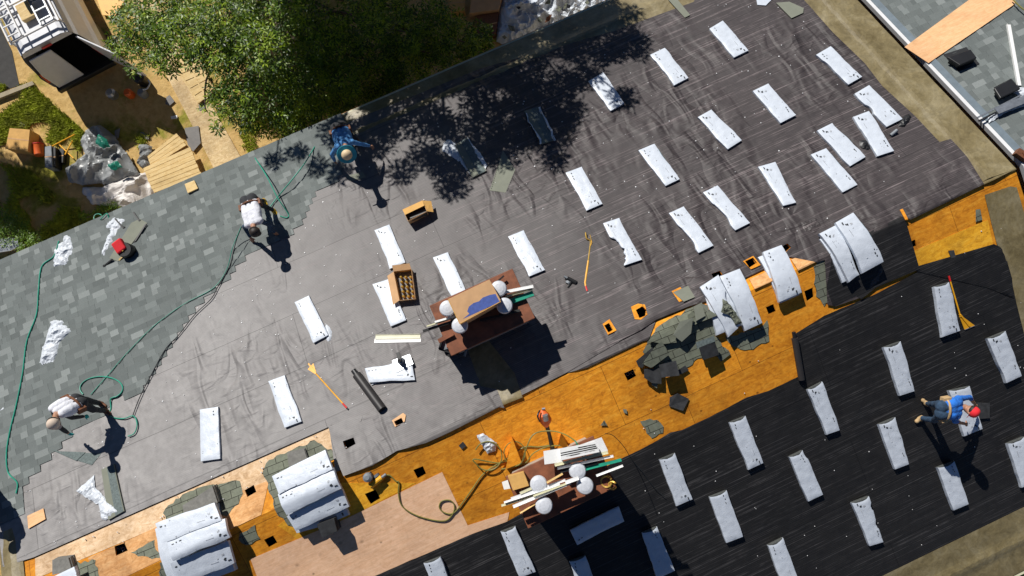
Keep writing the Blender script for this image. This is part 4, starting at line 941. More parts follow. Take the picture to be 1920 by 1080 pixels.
HL = ['olive shingle scrap at the top of the heap, nearest the torn pile', 'pale green shingle lying on the upper edge of the old shingle heap', 'second pale shingle tilted against the first at the heap top', 'green grey shingle with a dark fold in the upper middle of the heap',
      'flat olive shingles half under the wrinkled underlayment above the heap', 'grey shingle strip with a bright glint at the left of the heap', 'dark pointed shingle sticking out at the far left of the heap', 'charcoal folded shingle at the lower middle of the heap', 'charcoal shingle block casting a shadow at the right of the heap',
      'dark shingle piece at the lower left corner of the heap', 'grey face of the shingle above the charcoal block at the heap right side', 'olive crumpled scrap at the very bottom of the heap', 'small shingle piece at the right tip of the heap', 'little dark shingle piece below the middle of the heap']
for i, (px_, h, m) in enumerate(HP):
    P = [on(x, y, h) for x, y in px_]; n = NU if P[0].y > 0 else NL; rn = random.Random(i); tl = Vector((rn.uniform(-.12, .12), rn.uniform(-.12, .12), 0)); c = sum(P, Vector()) / len(P)
    P = [p + Vector((0, 0, (p - c).dot(tl) * 1.5)) for p in P]
    mb = MB(); mb.prism(P, (0, 0, .02)); mb.prism([p - Vector((0, 0, .03)) + (p - c) * -.04 for p in P], (0, 0, .012))
    tag(mb.build('old_shingle', m, None, origin=c), HL[i], 'shingle', 'heap of torn old shingles')
for i, (c0, th, lb) in enumerate((([(342, 948), (398, 912), (408, 942), (348, 975)], .2, 'grey block of stacked shingles behind the leftmost large pile'), ([(98, 1050), (128, 1046), (135, 1070), (98, 1078)], .18, 'grey block of shingles near the bottom left corner'),
      ([(538, 850), (570, 842), (578, 866), (542, 876)], .1, 'grey shingle block behind the taut film pile'), ([(594, 984), (626, 972), (632, 996), (604, 1008)], .3, 'dark grey block of shingles below the taut film pile'))):
    P = [on(x, y, th) for x, y in c0]; t = thing('shingle_block', lb, 'shingles', P[0] - Vector((0, 0, th)))
    for k_ in range(4):
        mb = MB(); mb.prism([p - Vector((0, 0, th * k_ / 4)) + Vector((.008 * (k_ % 2), .006 * k_, 0)) for p in P], (0, 0, th / 4 - .004)); mb.build('shingle', 'shingle_black' if i == 3 else 'block_grey', t)
# crumpled film
def crumple(name, px_, K, amp, mat, label, cat, seed, sc=3.0, grid=.035, base=0.0, z0=None, hf=None, group=None):
    P = [K(x, y) for x, y in px_]; pl = [(p.x, p.y) for p in P]; A = np.array(pl)
    zf = hf or (lambda x, y: (H - T * abs(y)) if z0 is None else z0)
    SG = [(pl[i][0], pl[i][1], pl[(i + 1) % len(pl)][0] - pl[i][0], pl[(i + 1) % len(pl)][1] - pl[i][1]) for i in range(len(pl))]
    def dist(x, y):
        d = 9
        for a, b, u, v in SG:
            t_ = max(0, min(1, ((x - a) * u + (y - b) * v) / max(1e-9, u * u + v * v))); d = min(d, math.hypot(x - a - u * t_, y - b - v * t_))
        return d
    def lift(x, y):
        q = Vector((x * sc, y * sc, seed)); w_ = noise.noise_vector(q * .6) * .9
        r_ = 1 - abs(noise.noise(q + w_)) * 2.6; r2 = 1 - abs(noise.noise(q * 2.3 + w_ * 2)) * 2.2
        e = min(1, dist(x, y) / (amp * 1.3 + .02))
        return amp * (math.sqrt(e) * (.45 + .4 * max(-.3, r_) + .26 * r2) + .03)
    o = sheet(name, pl, base, mat, None, grid=grid, world=True, amp=grid * .25, step=grid * 1.2, zf=zf, lift=lift, th=.01, seed=seed)
    c = sum(P, Vector()) / len(P); c.z = zf(c.x, c.y); o.data.transform(Matrix.Translation(-c)); o.location = c
    return tag(o, label, cat, group)
crumple('plastic_wrap', [(125, 440), (136, 445), (142, 470), (128, 498), (102, 502), (104, 470)], on, .10, 'film_crumpled', 'empty crumpled white wrap on shingles below the eave at the left', 'plastic wrap', 1, 5, base=.03)
crumple('plastic_wrap', [(215, 408), (238, 412), (228, 430), (208, 462), (198, 482), (192, 475), (202, 448), (205, 430), (200, 425)], on, .06, 'film_crumpled', 'torn white wrap beside the grey sheet under the red bucket', 'plastic wrap', 2, 7, base=.04)
crumple('plastic_wrap', [(100, 600), (120, 600), (138, 622), (118, 640), (104, 682), (76, 685), (82, 655)], on, .13, 'film_crumpled', 'crumpled white wrapper alone on the shingles at left', 'plastic wrap', 3, 5, base=.03)
crumple('plastic_wrap', [(180, 890), (183, 915), (207, 938), (232, 958), (202, 975), (194, 972), (188, 945), (146, 920)], on, .07, 'film_crumpled', 'white wrap twisted off the opened bundle at lower left', 'plastic wrap', 4, 6, base=.05)
crumple('plastic_wrap', [(832, 268), (842, 262), (856, 272), (866, 292), (884, 332), (862, 305), (840, 290), (828, 284)], on, .05, 'film_crumpled', 'torn wrap left of the opened bundle at the tree shadow edge', 'plastic wrap', 5, 9, base=.03)
crumple('plastic_wrap', [(876, 258), (886, 272), (902, 290), (914, 312), (910, 320), (892, 296)], on, .04, 'film_crumpled', 'strip of wrap right of the opened bundle at the tree shadow edge', 'plastic wrap', 6, 9, base=.06)
crumple('plastic_wrap', [(894, 816), (906, 812), (932, 830), (930, 845), (914, 851), (902, 832)], on, .09, 'film_crumpled', 'crumpled film scrap inside the olive hose coil on plywood', 'plastic wrap', 7, 7, base=.02)
crumple('plastic_wrap', [(1355, 560), (1372, 575), (1392, 606), (1380, 610), (1368, 592), (1352, 585)], lambda x, y: on(x, y, .2), .07, 'shingle_old', 'ragged debris poking through the torn open bundle', 'debris', 8, 9, base=.20)
crumple('plastic_wrap', [(270, 446), (285, 446), (286, 456), (274, 454)], on, .03, 'film_crumpled', 'small white scrap on shingles right of the red bucket', 'plastic wrap', 9, 9, base=.03)
crumple('plastic_wrap', [(575, 362), (584, 362), (584, 368), (576, 368)], on, .03, 'film_crumpled', 'tiny white scrap on the shingles right of the green hoses', 'plastic wrap', 10, 9, base=.03)
crumple('plastic_wrap', [(-4, 775), (14, 755), (16, 760), (4, 780), (2, 815), (-6, 815)], on, .05, 'film_crumpled', 'white wrap cut by the left edge of the photo', 'plastic wrap', 11, 9, base=.03)
crumple('glove', [(610, 604), (616, 610), (624, 622), (622, 638), (614, 641), (612, 628)], on, .05, 'film_crumpled', 'pale crumpled glove beside a white bundle on grey underlayment', 'glove', 12, 9, base=.03)
crumple('tangled_scrap', [(1682, 228), (1702, 214), (1708, 222), (1694, 240), (1682, 240)], on, .08, 'tool_black', 'tangle of dark scrap at the lower end of the long bundle', 'scrap', 13, 9, base=.03)
crumple('tangled_scrap', [(1604, 268), (1618, 262), (1632, 272), (1628, 284), (1612, 280)], on, .08, 'tool_black', 'dark glossy scrap between two bundles of the cluster', 'scrap', 14, 9, base=.03)
crumple('glove', [(1098, 391), (1108, 390), (1112, 398), (1104, 402)], on, .06, 'tool_black', 'dark round knob of plastic at a bundle lower end, mid roof', 'scrap', 15, 9, base=.03); bpy.data.objects['glove.001'].name = 'plastic_scrap'
crumple('crumpled_sleeve', [(1500, 415), (1528, 408), (1540, 425), (1525, 440), (1505, 432)], on, .03, 'underlay_brown', 'wrinkled flap of underlayment above the narrow two high stack', 'scrap', 16, 8, base=.03)
mb = MB(); a, b = on(1670, 254, .06), on(1682, 244, .1); mb.tube([a, b], .035, 14); tag(mb.build('pipe_piece', 'tool_grey', None, smooth=True, origin=a), 'short dark pipe piece right of the cluster of bundles', 'pipe')
# opened bundles: bare shingles
for px_, h, lb in (([(853, 272), (876, 258), (912, 320), (886, 333)], .08, 'opened bundle with bare dark shingles at the edge of the tree shadow'), ([(983, 208), (1010, 200), (1040, 262), (1015, 270)], .08, 'opened bundle lying wholly in the tree shadow'),
                   ([(190, 880), (213, 870), (233, 958), (203, 975)], .08, 'opened bundle of grey shingles at lower left with its wrap pulled aside'), ([(246, 418), (262, 410), (276, 418), (222, 490), (205, 484)], .07, 'grey green sheet lying under the red bucket')):
    P = [on(x, y, h) for x, y in px_]; t = thing('opened_bundle', lb, 'shingle bundle', sum(P, Vector()) / len(P)); n = NU
    for k_ in range(3):
        mb = MB(); mb.prism([p - n * (h / 3 * k_) + Vector((.006 * k_, 0, 0)) for p in P], n * (h / 3 - .003)); mb.build('shingle', 'shingle_back' if k_ == 0 else 'shingle_edge', t)
    if len(P) == 4:
        mb = MB(); a, b, c_, d_ = [p + n * .003 for p in P]; mb.prism([a.lerp(b, .45), a.lerp(b, .95), d_.lerp(c_, .95), d_.lerp(c_, .45)], n * .002); mb.build('granule_face', 'shingle_face', t)
for (a, b, lb) in (((1010, 200), (1040, 262), 'ribbon of bluish film along the right side of the shaded opened bundle'), ((984, 212), (1014, 270), 'ribbon of film along the left side of the shaded opened bundle')):
    p, q2 = on(*a, .09), on(*b, .09); mb = MB(); pts = [p.lerp(q2, i / 8) + Vector((random.uniform(-.03, .03), random.uniform(-.02, .02), random.uniform(-.01, .02))) for i in range(9)]
    o_ = [x + Vector((.05, .01, -.03)) for x in pts]; mb.add(pts + o_, [(i, i + 1, i + 10, i + 9) for i in range(8)]); o = mb.build('film_ribbon', 'film_crumpled', None, origin=p); o.modifiers.new('s', 'SOLIDIFY').thickness = .004; tag(o, lb, 'plastic wrap')
# red and black bucket
c = on(243, 470, .0); t = thing('tool_bag', 'red topped black tool bucket on the shingles at left', 'bucket', c)
ax = Vector((.0, .0, 1))
mb = MB(); mb.lathe(c + Vector((0.02, -.05, 0)), [(.13, .0), (.16, .05), (.165, .26), (.15, .28)], 20); mb.build('body', 'tool_black', t, smooth=True)
mb = MB(); mb.box(c + Vector((-.04, .06, .27)), (.11, .03, 0), (-.02, .13, .02), (0, -.01, .07)); mb.build('lid', 'cap_red', t, bevel=.03)
mb = MB(); mb.lathe(c + Vector((0.0, -.07, .28)), [(.015, 0), (.015, .03)], 8); mb.build('knob', 'gold_metal', t)
for a, b, lb in (((274, 420), (252, 455), 'thin black rod leaning from the red bucket'), ((211, 486), (194, 500), 'black angled bracket at the lower end of the grey green sheet'), ((250, 398), (262, 415), 'short black rod near the eave above the red bucket'), ((216, 410), (232, 428), 'short dark rod on the torn white wrap'), ((233, 478), (224, 488), 'small tan stick below the red bucket')):
    p, q2 = on(*a, .10), on(*b, .06); mb = MB(); mb.bar(p, q2, .03, .03); mb.bar(q2, q2 + Vector((.03, .03, 0)), .03, .03); tag(mb.build('metal_rod', 'tool_black' if 'tan' not in lb else 'board_raw', None, origin=p), lb, 'rod', )
# broken wood piece over the eave
P = [on(x, y, .11) for x, y in ((346, 345), (364, 338), (371, 353), (352, 362))]; mb = MB(); mb.prism(P, NU * .03); tag(mb.build('wood_block', 'board_raw', None, origin=P[0]), 'pale wood block on the eave below the planks', 'wood block')
P = [on(x, y, -.05) for x, y in ((200, 404), (228, 390), (234, 396), (206, 410))]; mb = MB(); mb.prism(P, NU * .03); tag(mb.build('wood_block', 'board_raw', None, origin=P[0]), 'short board at the eave above the torn white wrap', 'wood block')
# wedges of wood by the lower chimney
for px_, lb in (([(960, 820), (978, 868), (948, 880)], 'triangular plywood offcut inside the hoses left of the blower nozzle'), ([(1053, 812), (1066, 838), (1046, 842)], 'triangular plywood offcut right of the blower nozzle')):
    P = [on(x, y, .25) for x, y in px_]; mb = MB(); mb.prism(P, (0, 0, .24)); tag(mb.build('plywood_wedge', 'ply_orange', None, origin=P[0]), lb, 'plywood offcut')
for (x, y) in ((222, 1028), (230, 1030), (1177, 701), (1186, 699)):
    p = on(x, y, -.15); mb = MB(); mb.lathe(p, [(.035, -.3), (.035, 0), (.028, 0), (.028, -.28)], 16); mb.build('vent_pipe', 'cap_white', house, smooth=False)

# ================================================================== on the neighbouring roof
def nbp(px, py, h=0):
    r = ray(px, py); t_ = (CAM.z - H - DZ - h + T * CAM.y) / (-T * r.y - r.z); return CAM + t_ * r
P = [nbp(x, y, .05) for x, y in ((1696, 88), (1830, -10), (1904, 0), (1902, 8), (1741, 118))]
mb = MB(); mb.prism(P, NU * .012); tag(mb.build('plywood_sheet', 'ply_new', None, origin=P[0]), 'clean peach coloured plywood sheet lying on the neighbouring roof', 'plywood')
def boxvent(px4, base, label):
    B4 = [nbp(x, y, .03) for x, y in base]; P4 = [nbp(x, y, .20) for x, y in px4]; mb = MB(); mb.prism(B4, NU * .006); o = mb.build('vent_flange', 'metal_dark', nb); 
    mb = MB(); mb.prism(P4, NU * .05); hood = mb.build('roof_vent', 'tool_black', nb, bevel=.015)
    mb = MB(); 
    for k_ in range(4): mb.bar(P4[0].lerp(P4[1], .15 + k_ * .23) + NU * .004, P4[3].lerp(P4[2], .15 + k_ * .23) + NU * .004, .03, .02, NU)
    mb.build('rib_set', 'tool_black', hood, origin=(0, 0, 0)).location = -Vector(hood.parent.location) * 0
    c = sum(P4, Vector()) / 4; mb = MB(); mb.box(c - NU * .10, ((P4[1] - P4[0]) * .36), (P4[3] - P4[0]) * .36, NU * .07); mb.build('vent_throat', 'metal_dark', nb)
simple('vent_black', (.03, .03, .03), .4)
boxvent([(1777, 107), (1820, 92), (1832, 108), (1800, 122)], [(1769, 102), (1812, 88), (1837, 120), (1797, 134)], '')
boxvent([(1864, 165), (1896, 147), (1914, 166), (1876, 184)], [(1863, 164), (1896, 147), (1915, 168), (1880, 185)], '')
p, q2 = nbp(1891, 46, .05), nbp(1911, 160, .05); sd = (q2 - p).cross(NU).normalized() * .04; mb = MB(); mb.prism([p + sd, q2 + sd, q2 - sd, p - sd], NU * .02); mb.prism([p + sd, q2 + sd, q2 + sd + NU * .03, p + sd + NU * .03], sd * .1); tag(mb.build('vinyl_strip', 'vinyl_white', None, origin=p), 'long white strip on the neighbouring roof beside the two black vents', 'strip')
for a, b, w_, h, m, lb in (((1832, 221), (1915, 178), .03, .12, 'metal_galv', 'upper thin rail on the neighbouring roof below the vents'), ((1835, 227), (1920, 184), .03, .12, 'tool_black', 'lower thin rail on the neighbouring roof below the vents'), ((1868, 208), (1925, 185), .16, .14, 'metal_galv', 'grey folded sheet on the neighbouring roof'), ):
    p, q2 = nbp(*a, h), nbp(*b, h); mb = MB(); mb.bar(p, q2, w_, .02, NU); tag(mb.build('metal_rail', m, None, origin=p), lb, 'rail')
crumple('plastic_wrap', [(1850, 222), (1862, 212), (1900, 196), (1922, 190), (1920, 200), (1880, 214), (1852, 232)], nbp, .08, 'film_crumpled', 'white wrap under the grey folded sheet on the neighbouring roof', 'plastic wrap', 31, 8, base=.0, hf=lambda x, y: H - T * abs(y) + DZ + .04)
crumple('plastic_wrap', [(1892, 168), (1925, 166), (1925, 182), (1910, 185), (1895, 176)], nbp, .08, 'film_crumpled', 'white wrap below the second vent on the neighbouring roof', 'plastic wrap', 32, 8, base=.0, hf=lambda x, y: H - T * abs(y) + DZ + .05)
p = nbp(1916, 292, .1); mb = MB(); mb.box(p, (.06, .03, 0), (-.06, .12, 0), (0, 0, .06)); mb.tube([p + Vector((0, .05, .07)), p + Vector((.0, -.1, .07))], .02, 8); tag(mb.build('brown_case', 'leather', None, origin=p), 'small brown case at the right edge of the neighbouring roof', 'case')
p = on(1905, 1032, -.4); c = gnd(1905, 1032, roofz(YB) - .4)

# ================================================================== trees
def leaf_mat(name, lo, hi):
    k = NB(name, .45, .45); k.col(k.mix(k.attr('tone'), k.ramp(k.noise(k.pos, 1.6, 3, .6), [(.35, .75), (.65, 1.25)]), 1.0, 'MULTIPLY'))
    tr = k.n('ShaderNodeBsdfTranslucent'); k.t.links.new(k.attr('tone'), tr.inputs['Color']); mx = k.n('ShaderNodeMixShader'); mx.inputs[0].default_value = .25
    out = [n for n in k.t.nodes if n.type == 'OUTPUT_MATERIAL'][0]; k.t.links.new(k.b.outputs[0], mx.inputs[1]); k.t.links.new(tr.outputs[0], mx.inputs[2]); k.t.links.new(mx.outputs[0], out.inputs[0])
leaf_mat('leaf', 0, 0); simple('bark', (.10, .07, .05), .9, var=.3, vs=10, bump=.6, bs=25)
def crown(name, clumps, parent, per, lsize, seed, tones, spread=.13, nl=7):
    """clumps of leaf sprigs: (centre, radius)"""
    rg = np.random.default_rng(seed); V = []; Cc = []
    for (c, r) in clumps:
        n = int(per * r * r); d = rg.normal(size=(n, 3)); d /= np.linalg.norm(d, axis=1)[:, None]; rad = r * rg.uniform(.35, 1.08, n)[:, None] ** .7; cen = np.array(c) + d * rad * np.array([1, 1, .75])
        base = rg.uniform(0, 2 * np.pi, n); tone = rg.uniform(0, 1, n); tilt = rg.normal(scale=.35, size=(n, 2))
        for q in range(nl):
            a = base + q * 2 * np.pi / nl + rg.uniform(-.25, .25, n); L = lsize * rg.uniform(.7, 1.3, n); wd = L * .30
            u = np.stack([np.cos(a), np.sin(a), tilt[:, 0] * np.cos(a) + tilt[:, 1] * np.sin(a) + rg.uniform(-.5, .25, n)], 1); s_ = np.stack([-np.sin(a), np.cos(a), rg.uniform(-.5, .5, n)], 1)
            o = cen + u * (spread * rg.uniform(.05, .6, n))[:, None]
            V.append(np.stack([o, o + u * (L * .5)[:, None] + s_ * (wd * .5)[:, None], o + u * L[:, None], o + u * (L * .5)[:, None] - s_ * (wd * .5)[:, None]], 1)); Cc.append(tone)
    V = np.concatenate(V); Cc = np.concatenate(Cc); n = len(V)
    o0 = np.array(parent.location); me = bpy.data.meshes.new(name); me.vertices.add(n * 4); me.vertices.foreach_set('co', (V.reshape(-1, 3) - o0).astype(np.float32).ravel())
    me.loops.add(n * 4); me.loops.foreach_set('vertex_index', np.arange(n * 4, dtype=np.int32)); me.polygons.add(n); me.polygons.foreach_set('loop_start', np.arange(0, n * 4, 4, dtype=np.int32)); me.update(); me.validate()
    me.materials.append(MT['leaf']); t0, t1, t2 = [np.array(t) for t in tones]
    c = np.where(Cc[:, None] < .5, t0 + (t1 - t0) * Cc[:, None] * 2, t1 + (t2 - t1) * (Cc[:, None] - .5) * 2); c = np.concatenate([c, np.ones((n, 1))], 1)
    at = me.color_attributes.new('tone', 'FLOAT_COLOR', 'CORNER'); at.data.foreach_set('color', np.repeat(c, 4, 0).astype(np.float32).ravel())
    ob = bpy.data.objects.new(name, me); col.objects.link(ob); ob.parent = parent; return ob
def branch(mb, a, b, r0, r1, seed):
    rn = random.Random(seed); a, b = Vector(a), Vector(b); L = (b - a).length; pts = [a.lerp(b, i / 5) + Vector((rn.uniform(-1, 1), rn.uniform(-1, 1), rn.uniform(-.5, .8))) * L * .06 * (1 if 0 < i < 5 else 0) for i in range(6)]
    P = smoothpath(pts, 3); mb.tube(P, [r0 + (r1 - r0) * i / (len(P) - 1) for i in range(len(P))], 8)
def tree(base, fork, clumps, label, per, lsize, seed, tones, r0=.2, group=None, cat='tree', **k_):
    t = thing('leafy_tree', label, cat, base, group); mb = MB(); branch(mb, base, fork, r0, r0 * .75, seed); rn = random.Random(seed)
    for i, (c, r) in enumerate(clumps):
        if i % 2 == 0 or r > .7: branch(mb, fork, c, r0 * .4, .015, seed + i)
    mb.build('trunk', 'bark', t, smooth=True); crown('crown', clumps, t, per, lsize, seed, tones, **k_); return t
LT = [(.02, .05, .003), (.085, .17, .006), (.31, .42, .015)]
rn = random.Random(21); cl = []
for (x, y, z, r) in [(250, 40, 3.8, .55), (300, 15, 4.4, .7), (215, 75, 3.3, .22), (235, 95, 3.3, .28), (275, 90, 3.6, .40), (310, 110, 3.9, .40), (350, 60, 4.6, .6), (325, 132, 3.2, .16), (372, 108, 4.0, .34), (400, 90, 4.7, .6), (412, 172, 3.9, .30), (250, 130, 3.2, .16),
                     (425, 30, 5.0, .7), (440, 135, 4.5, .5), (425, 200, 4.0, .36), (410, 240, 3.6, .14), (460, 225, 3.9, .28), (480, 180, 4.3, .5), (495, 90, 4.9, .6), (545, 15, 5.2, .55), (500, 245, 3.7, .2), (530, 205, 4.0, .35), (385, 205, 3.3, .10), (300, 55, 3.2, .5), (440, 80, 3.6, .5), (350, 20, 3.6, .5), (470, 20, 4.2, .5),
                     (560, 130, 4.0, .6), (600, 60, 4.2, .7), (640, 150, 3.6, .5), (700, 90, 3.4, .6), (680, 20, 4.4, .6), (760, 60, 3.6, .6), (590, 190, 3.4, .35), (740, 130, 3.0, .35), (810, 30, 3.4, .5), (830, 80, 3.0, .25), (880, 80, 2.6, .2), (700, 50, 4.8, .3), (555, 60, 3.6, .6), (640, 90, 3.2, .6), (530, 150, 3.4, .5), (590, 120, 3.2, .5), (730, 20, 3.2, .6)]:
    p = gnd(x, y, z); cl.append(((p.x, p.y, p.z), r))
for (x, y) in ((565, 205), (610, 190), (650, 180), (690, 165), (730, 150), (780, 125), (820, 110), (860, 95), (900, 90), (580, 225), (640, 205), (700, 185), (760, 160), (890, 60), (850, 50), (800, 85), (540, 240), (560, 170), (620, 150), (680, 130), (750, 95)):
    p = gnd(x + rn.uniform(-8, 8), y + rn.uniform(-8, 8), rn.uniform(1.6, 2.8)); cl.append(((p.x, p.y, p.z), rn.uniform(.32, .48)))
b0 = gnd(560, 60, 0)
tree(b0, b0 + Vector((-.3, -.3, 2.6)), cl, 'bright green leafy tree filling the top left, sunlit at left and dark at right', 470, .105, 5, LT, .16)
# tall tree whose crown stands above the frame and shades the roof edge and the yard
cl = []
def back(S, k_): return S + Vector((-.2, 1.0, .9)) * k_
SH = [(520, 305), (560, 295), (600, 320), (640, 250), (640, 330), (700, 330), (700, 270), (760, 325), (740, 240), (800, 300), (800, 230), (850, 360), (855, 320), (850, 250), (900, 290), (900, 200), (950, 280), (960, 220), (940, 150), (1000, 260), (1020, 200), (1040, 300), (1040, 250), (1060, 215), (990, 150), (1010, 110), (1060, 160), (1100, 150), (1090, 90), (1130, 110), (1160, 95), (1180, 88), (1172, 190), (1145, 45), (1180, 30), (1120, 55), (1060, 90), (970, 90), (900, 120), (850, 160), (780, 190), (700, 230), (1050, 60), (980, 190), (910, 240)]
for i, (x, y) in enumerate(SH):
    S_ = on(x, y); k_ = 3.6 + rn.uniform(0, 1.2) + (5 - S_.y) * .0; c = back(S_, k_)
    edge = (x, y) in ((850, 360), (1040, 300), (1172, 190), (1130, 110), (1160, 95), (700, 330), (760, 325), (640, 330), (520, 305), (1180, 30)); cl.append(((c.x, c.y, c.z), .20 if x < 620 else (.26 if edge else rn.uniform(.36, .52))))
for i in range(95):
    x = rn.uniform(560, 940); y = rn.uniform(-90, 215); S_ = gnd(x, y, 0); c = back(S_, rn.uniform(8.5, 10.5)); cl.append(((c.x, c.y, c.z), rn.uniform(.6, .95)))
for i in range(75):
    p = gnd(rn.uniform(575, 930), rn.uniform(-60, 190), rn.uniform(2.0, 4.0)); c = back(p, rn.uniform(5.5, 7.0)); cl.append(((c.x, c.y, c.z), rn.uniform(.5, .75)))
for x, y in ((1100, 25), (1060, 38), (1010, 55), (960, 78), (910, 95), (870, 120), (820, 135), (760, 165), (720, 190), (1130, 12)):
    c = back(on(x, y), 4.2); cl.append(((c.x, c.y, c.z), .42))
for x in range(520, 960, 42):
    for y in range(-40, 250, 42):
        S_ = gnd(x, y, 0)
        if 7.0 < S_.y < 12.5: c = back(S_ + Vector((rn.uniform(-.3, .3), rn.uniform(-.3, .3), 0)), rn.uniform(8.2, 9.4)); cl.append(((c.x, c.y, c.z), rn.uniform(.6, .85)))
b1 = gnd(700, -330, 0)
tree(b1, b1 + Vector((.2, -1.0, 5.0)), cl, 'tall dense tree above the top edge, its crown shading the roof eave and yard', 470, .15, 8, LT, .28)
# broad tree beyond the left edge shading the lawn corner
cl = []
for (x, y) in ((5, 345), (10, 380), (55, 372), (60, 400), (95, 392), (100, 415), (130, 400), (130, 440), (160, 440), (20, 430), (180, 415), (60, 440), (100, 450), (-30, 360), (-30, 400), (160, 412), (-60, 430)):
    S_ = gnd(x, y, 0); c = back(S_, rn.uniform(6.2, 7.6)); cl.append(((c.x, c.y, c.z), rn.uniform(.7, .95)))
b2 = gnd(-330, 150, 0)
tree(b2, b2 + Vector((1.0, -.5, 4.0)), cl, 'tree beyond the left edge whose shadow darkens the lawn corner', 560, .15, 12, LT, .22)
# shrub at the left edge by the house
cl = [((p.x, p.y, p.z), r) for p, r in ((gnd(15, 440, .9), .4), (gnd(50, 460, 1.0), .35), (gnd(5, 410, .8), .35), (gnd(35, 425, .8), .25), (gnd(62, 448, .8), .22))]
tree(gnd(20, 445, 0), gnd(25, 445, .4), cl, 'bright green shrub at the left edge beside the eave', 500, .07, 14, [(.05, .11, .008), (.12, .22, .01), (.20, .33, .02)], .04, cat='shrub')
tree(gnd(215, 395, 0), gnd(215, 395, .3), [((p.x, p.y, p.z), r) for p, r in ((gnd(185, 400, .3), .22), (gnd(205, 392, .3), .25), (gnd(160, 408, .3), .15))], 'low green weeds along the wall below the white tarp', 500, .06, 15, [(.05, .11, .008), (.12, .22, .01), (.20, .33, .02)], .015, cat='weeds')
# grass tufts
rg = np.random.default_rng(3); V = []
reg = [([(-40, 160), (60, 160), (160, 250), (150, 290), (60, 260), (-40, 280)], 5200), ([(0, 400), (60, 400), (230, 380), (240, 400), (60, 470), (0, 480)], 2600), ([(-20, 300), (60, 320), (160, 430), (80, 460), (-20, 430)], 2400), ([(250, 260), (320, 240), (330, 270), (280, 300)], 500), ([(440, 200), (560, 210), (540, 260), (460, 290)], 700)]
for pl_, n in reg:
    G = [gnd(*p) for p in pl_]; A = np.array([[p.x, p.y] for p in G]); mn, mx_ = A.min(0), A.max(0); P_ = rg.uniform(mn, mx_, (n * 3, 2)); P_ = P_[inside(P_, [tuple(a) for a in A])][:n]
    ms = np.array([noise.noise(Vector((p[0] * 1.3, p[1] * 1.3, 2))) for p in P_]); P_ = P_[ms > -.12]
    for q in range(3):
        m = len(P_); a = rg.uniform(0, 6.28, m); h = rg.uniform(.05, .13, m); b = np.stack([P_[:, 0] + rg.normal(scale=.02, size=m), P_[:, 1] + rg.normal(scale=.02, size=m), np.zeros(m)], 1); u = np.stack([np.cos(a), np.sin(a), np.zeros(m)], 1) * .013; tp = b + np.stack([np.cos(a + 1.5) * h * .8, np.sin(a + 1.5) * h * .8, h], 1)
        V.append(np.stack([b - u, b + u, tp + u * .4, tp - u * .4], 1))
V = np.concatenate(V); n = len(V); me = bpy.data.meshes.new('grass'); me.vertices.add(n * 4); me.vertices.foreach_set('co', V.astype(np.float32).ravel()); me.loops.add(n * 4); me.loops.foreach_set('vertex_index', np.arange(n * 4, dtype=np.int32)); me.polygons.add(n); me.polygons.foreach_set('loop_start', np.arange(0, n * 4, 4, dtype=np.int32)); me.update(); me.validate()
simple('grass_blade', (.32, .36, .02), .7, var=.5, vs=3); me.materials.append(MT['grass_blade']); o = bpy.data.objects.new('grass', me); col.objects.link(o); tag(o, 'patchy yellow green grass on the bare yard', 'grass', kind='stuff')

# ================================================================== van
simple('van_white', (.66, .67, .70), .35, var=.06); simple('van_glass', (.01, .012, .015), .1, var=0); simple('lamp_red', (.55, .02, .02), .3)
zt_ = 2.2; p0 = gnd(33, 104, zt_); p1 = gnd(0, 37, zt_); ub = (p0 - p1).normalized(); ub.z = 0; rt = Vector((ub.y, -ub.x, 0)) * 1.0
if (gnd(125, 72, zt_) - p0).dot(rt) < 0: rt = -rt
W2 = .74; rc = p0 + rt * W2; rc.z = 0          # rear centre on the ground
van = thing('parked_van', 'white van with its rear doors open and a ladder rack on the roof', 'van', rc)
def vp(l, s_, z): return rc - ub * l + rt * s_ + Vector((0, 0, z))       # l forward, s right, z up
prof = [(.86, .35), (.93, .55), (.95, 1.05), (.90, 1.25), (.80, 1.85), (.70, 2.13), (.50, 2.2)]
def sec(l, k_=1.0): return [vp(l, -a * k_, z) for a, z in prof] + [vp(l, a * k_, z) for a, z in prof[::-1]]
mb = MB(); L_ = [sec(0), sec(.15), sec(3.6), sec(3.9)]
hood = [vp(4.9, -a * .95, min(z, 1.15)) for a, z in prof] + [vp(4.9, a * .95, min(z, 1.15)) for a, z in prof[::-1]]; L_.append(hood)
n = len(prof) * 2
for a in range(len(L_) - 1): mb.add(L_[a] + L_[a + 1], [(i, i + 1, n + i + 1, n + i) for i in range(n - 1)])
mb.add(L_[-1], [tuple(range(n))]); mb.add([vp(0, -.86, .35), vp(0, .86, .35), vp(4.9, .86, .35), vp(4.9, -.86, .35)], [(0, 1, 2, 3)])
mb.add([vp(2.6, -.85, .4), vp(2.6, .85, .4), vp(2.6, .7, 2.1), vp(2.6, -.7, 2.1)], [(0, 1, 2, 3)])
mb.prism([vp(0, -.72, 2.0), vp(0, .72, 2.0), vp(0, .64, 2.17), vp(0, -.64, 2.17)], ub * .05)
bd_ = mb.build('body', 'van_white', van, smooth=False)
mb = MB(); mb.prism([vp(.02, -.84, .42), vp(.02, .84, .42), vp(2.5, .84, .42), vp(2.5, -.84, .42)], (0, 0, .03)); mb.build('cargo_floor', 'tool_black', van)
mb = MB(); mb.bar(vp(-.08, -.9, .42), vp(-.08, .9, .42), .16, .16); mb.build('bumper', 'tool_black', van, bevel=.02)
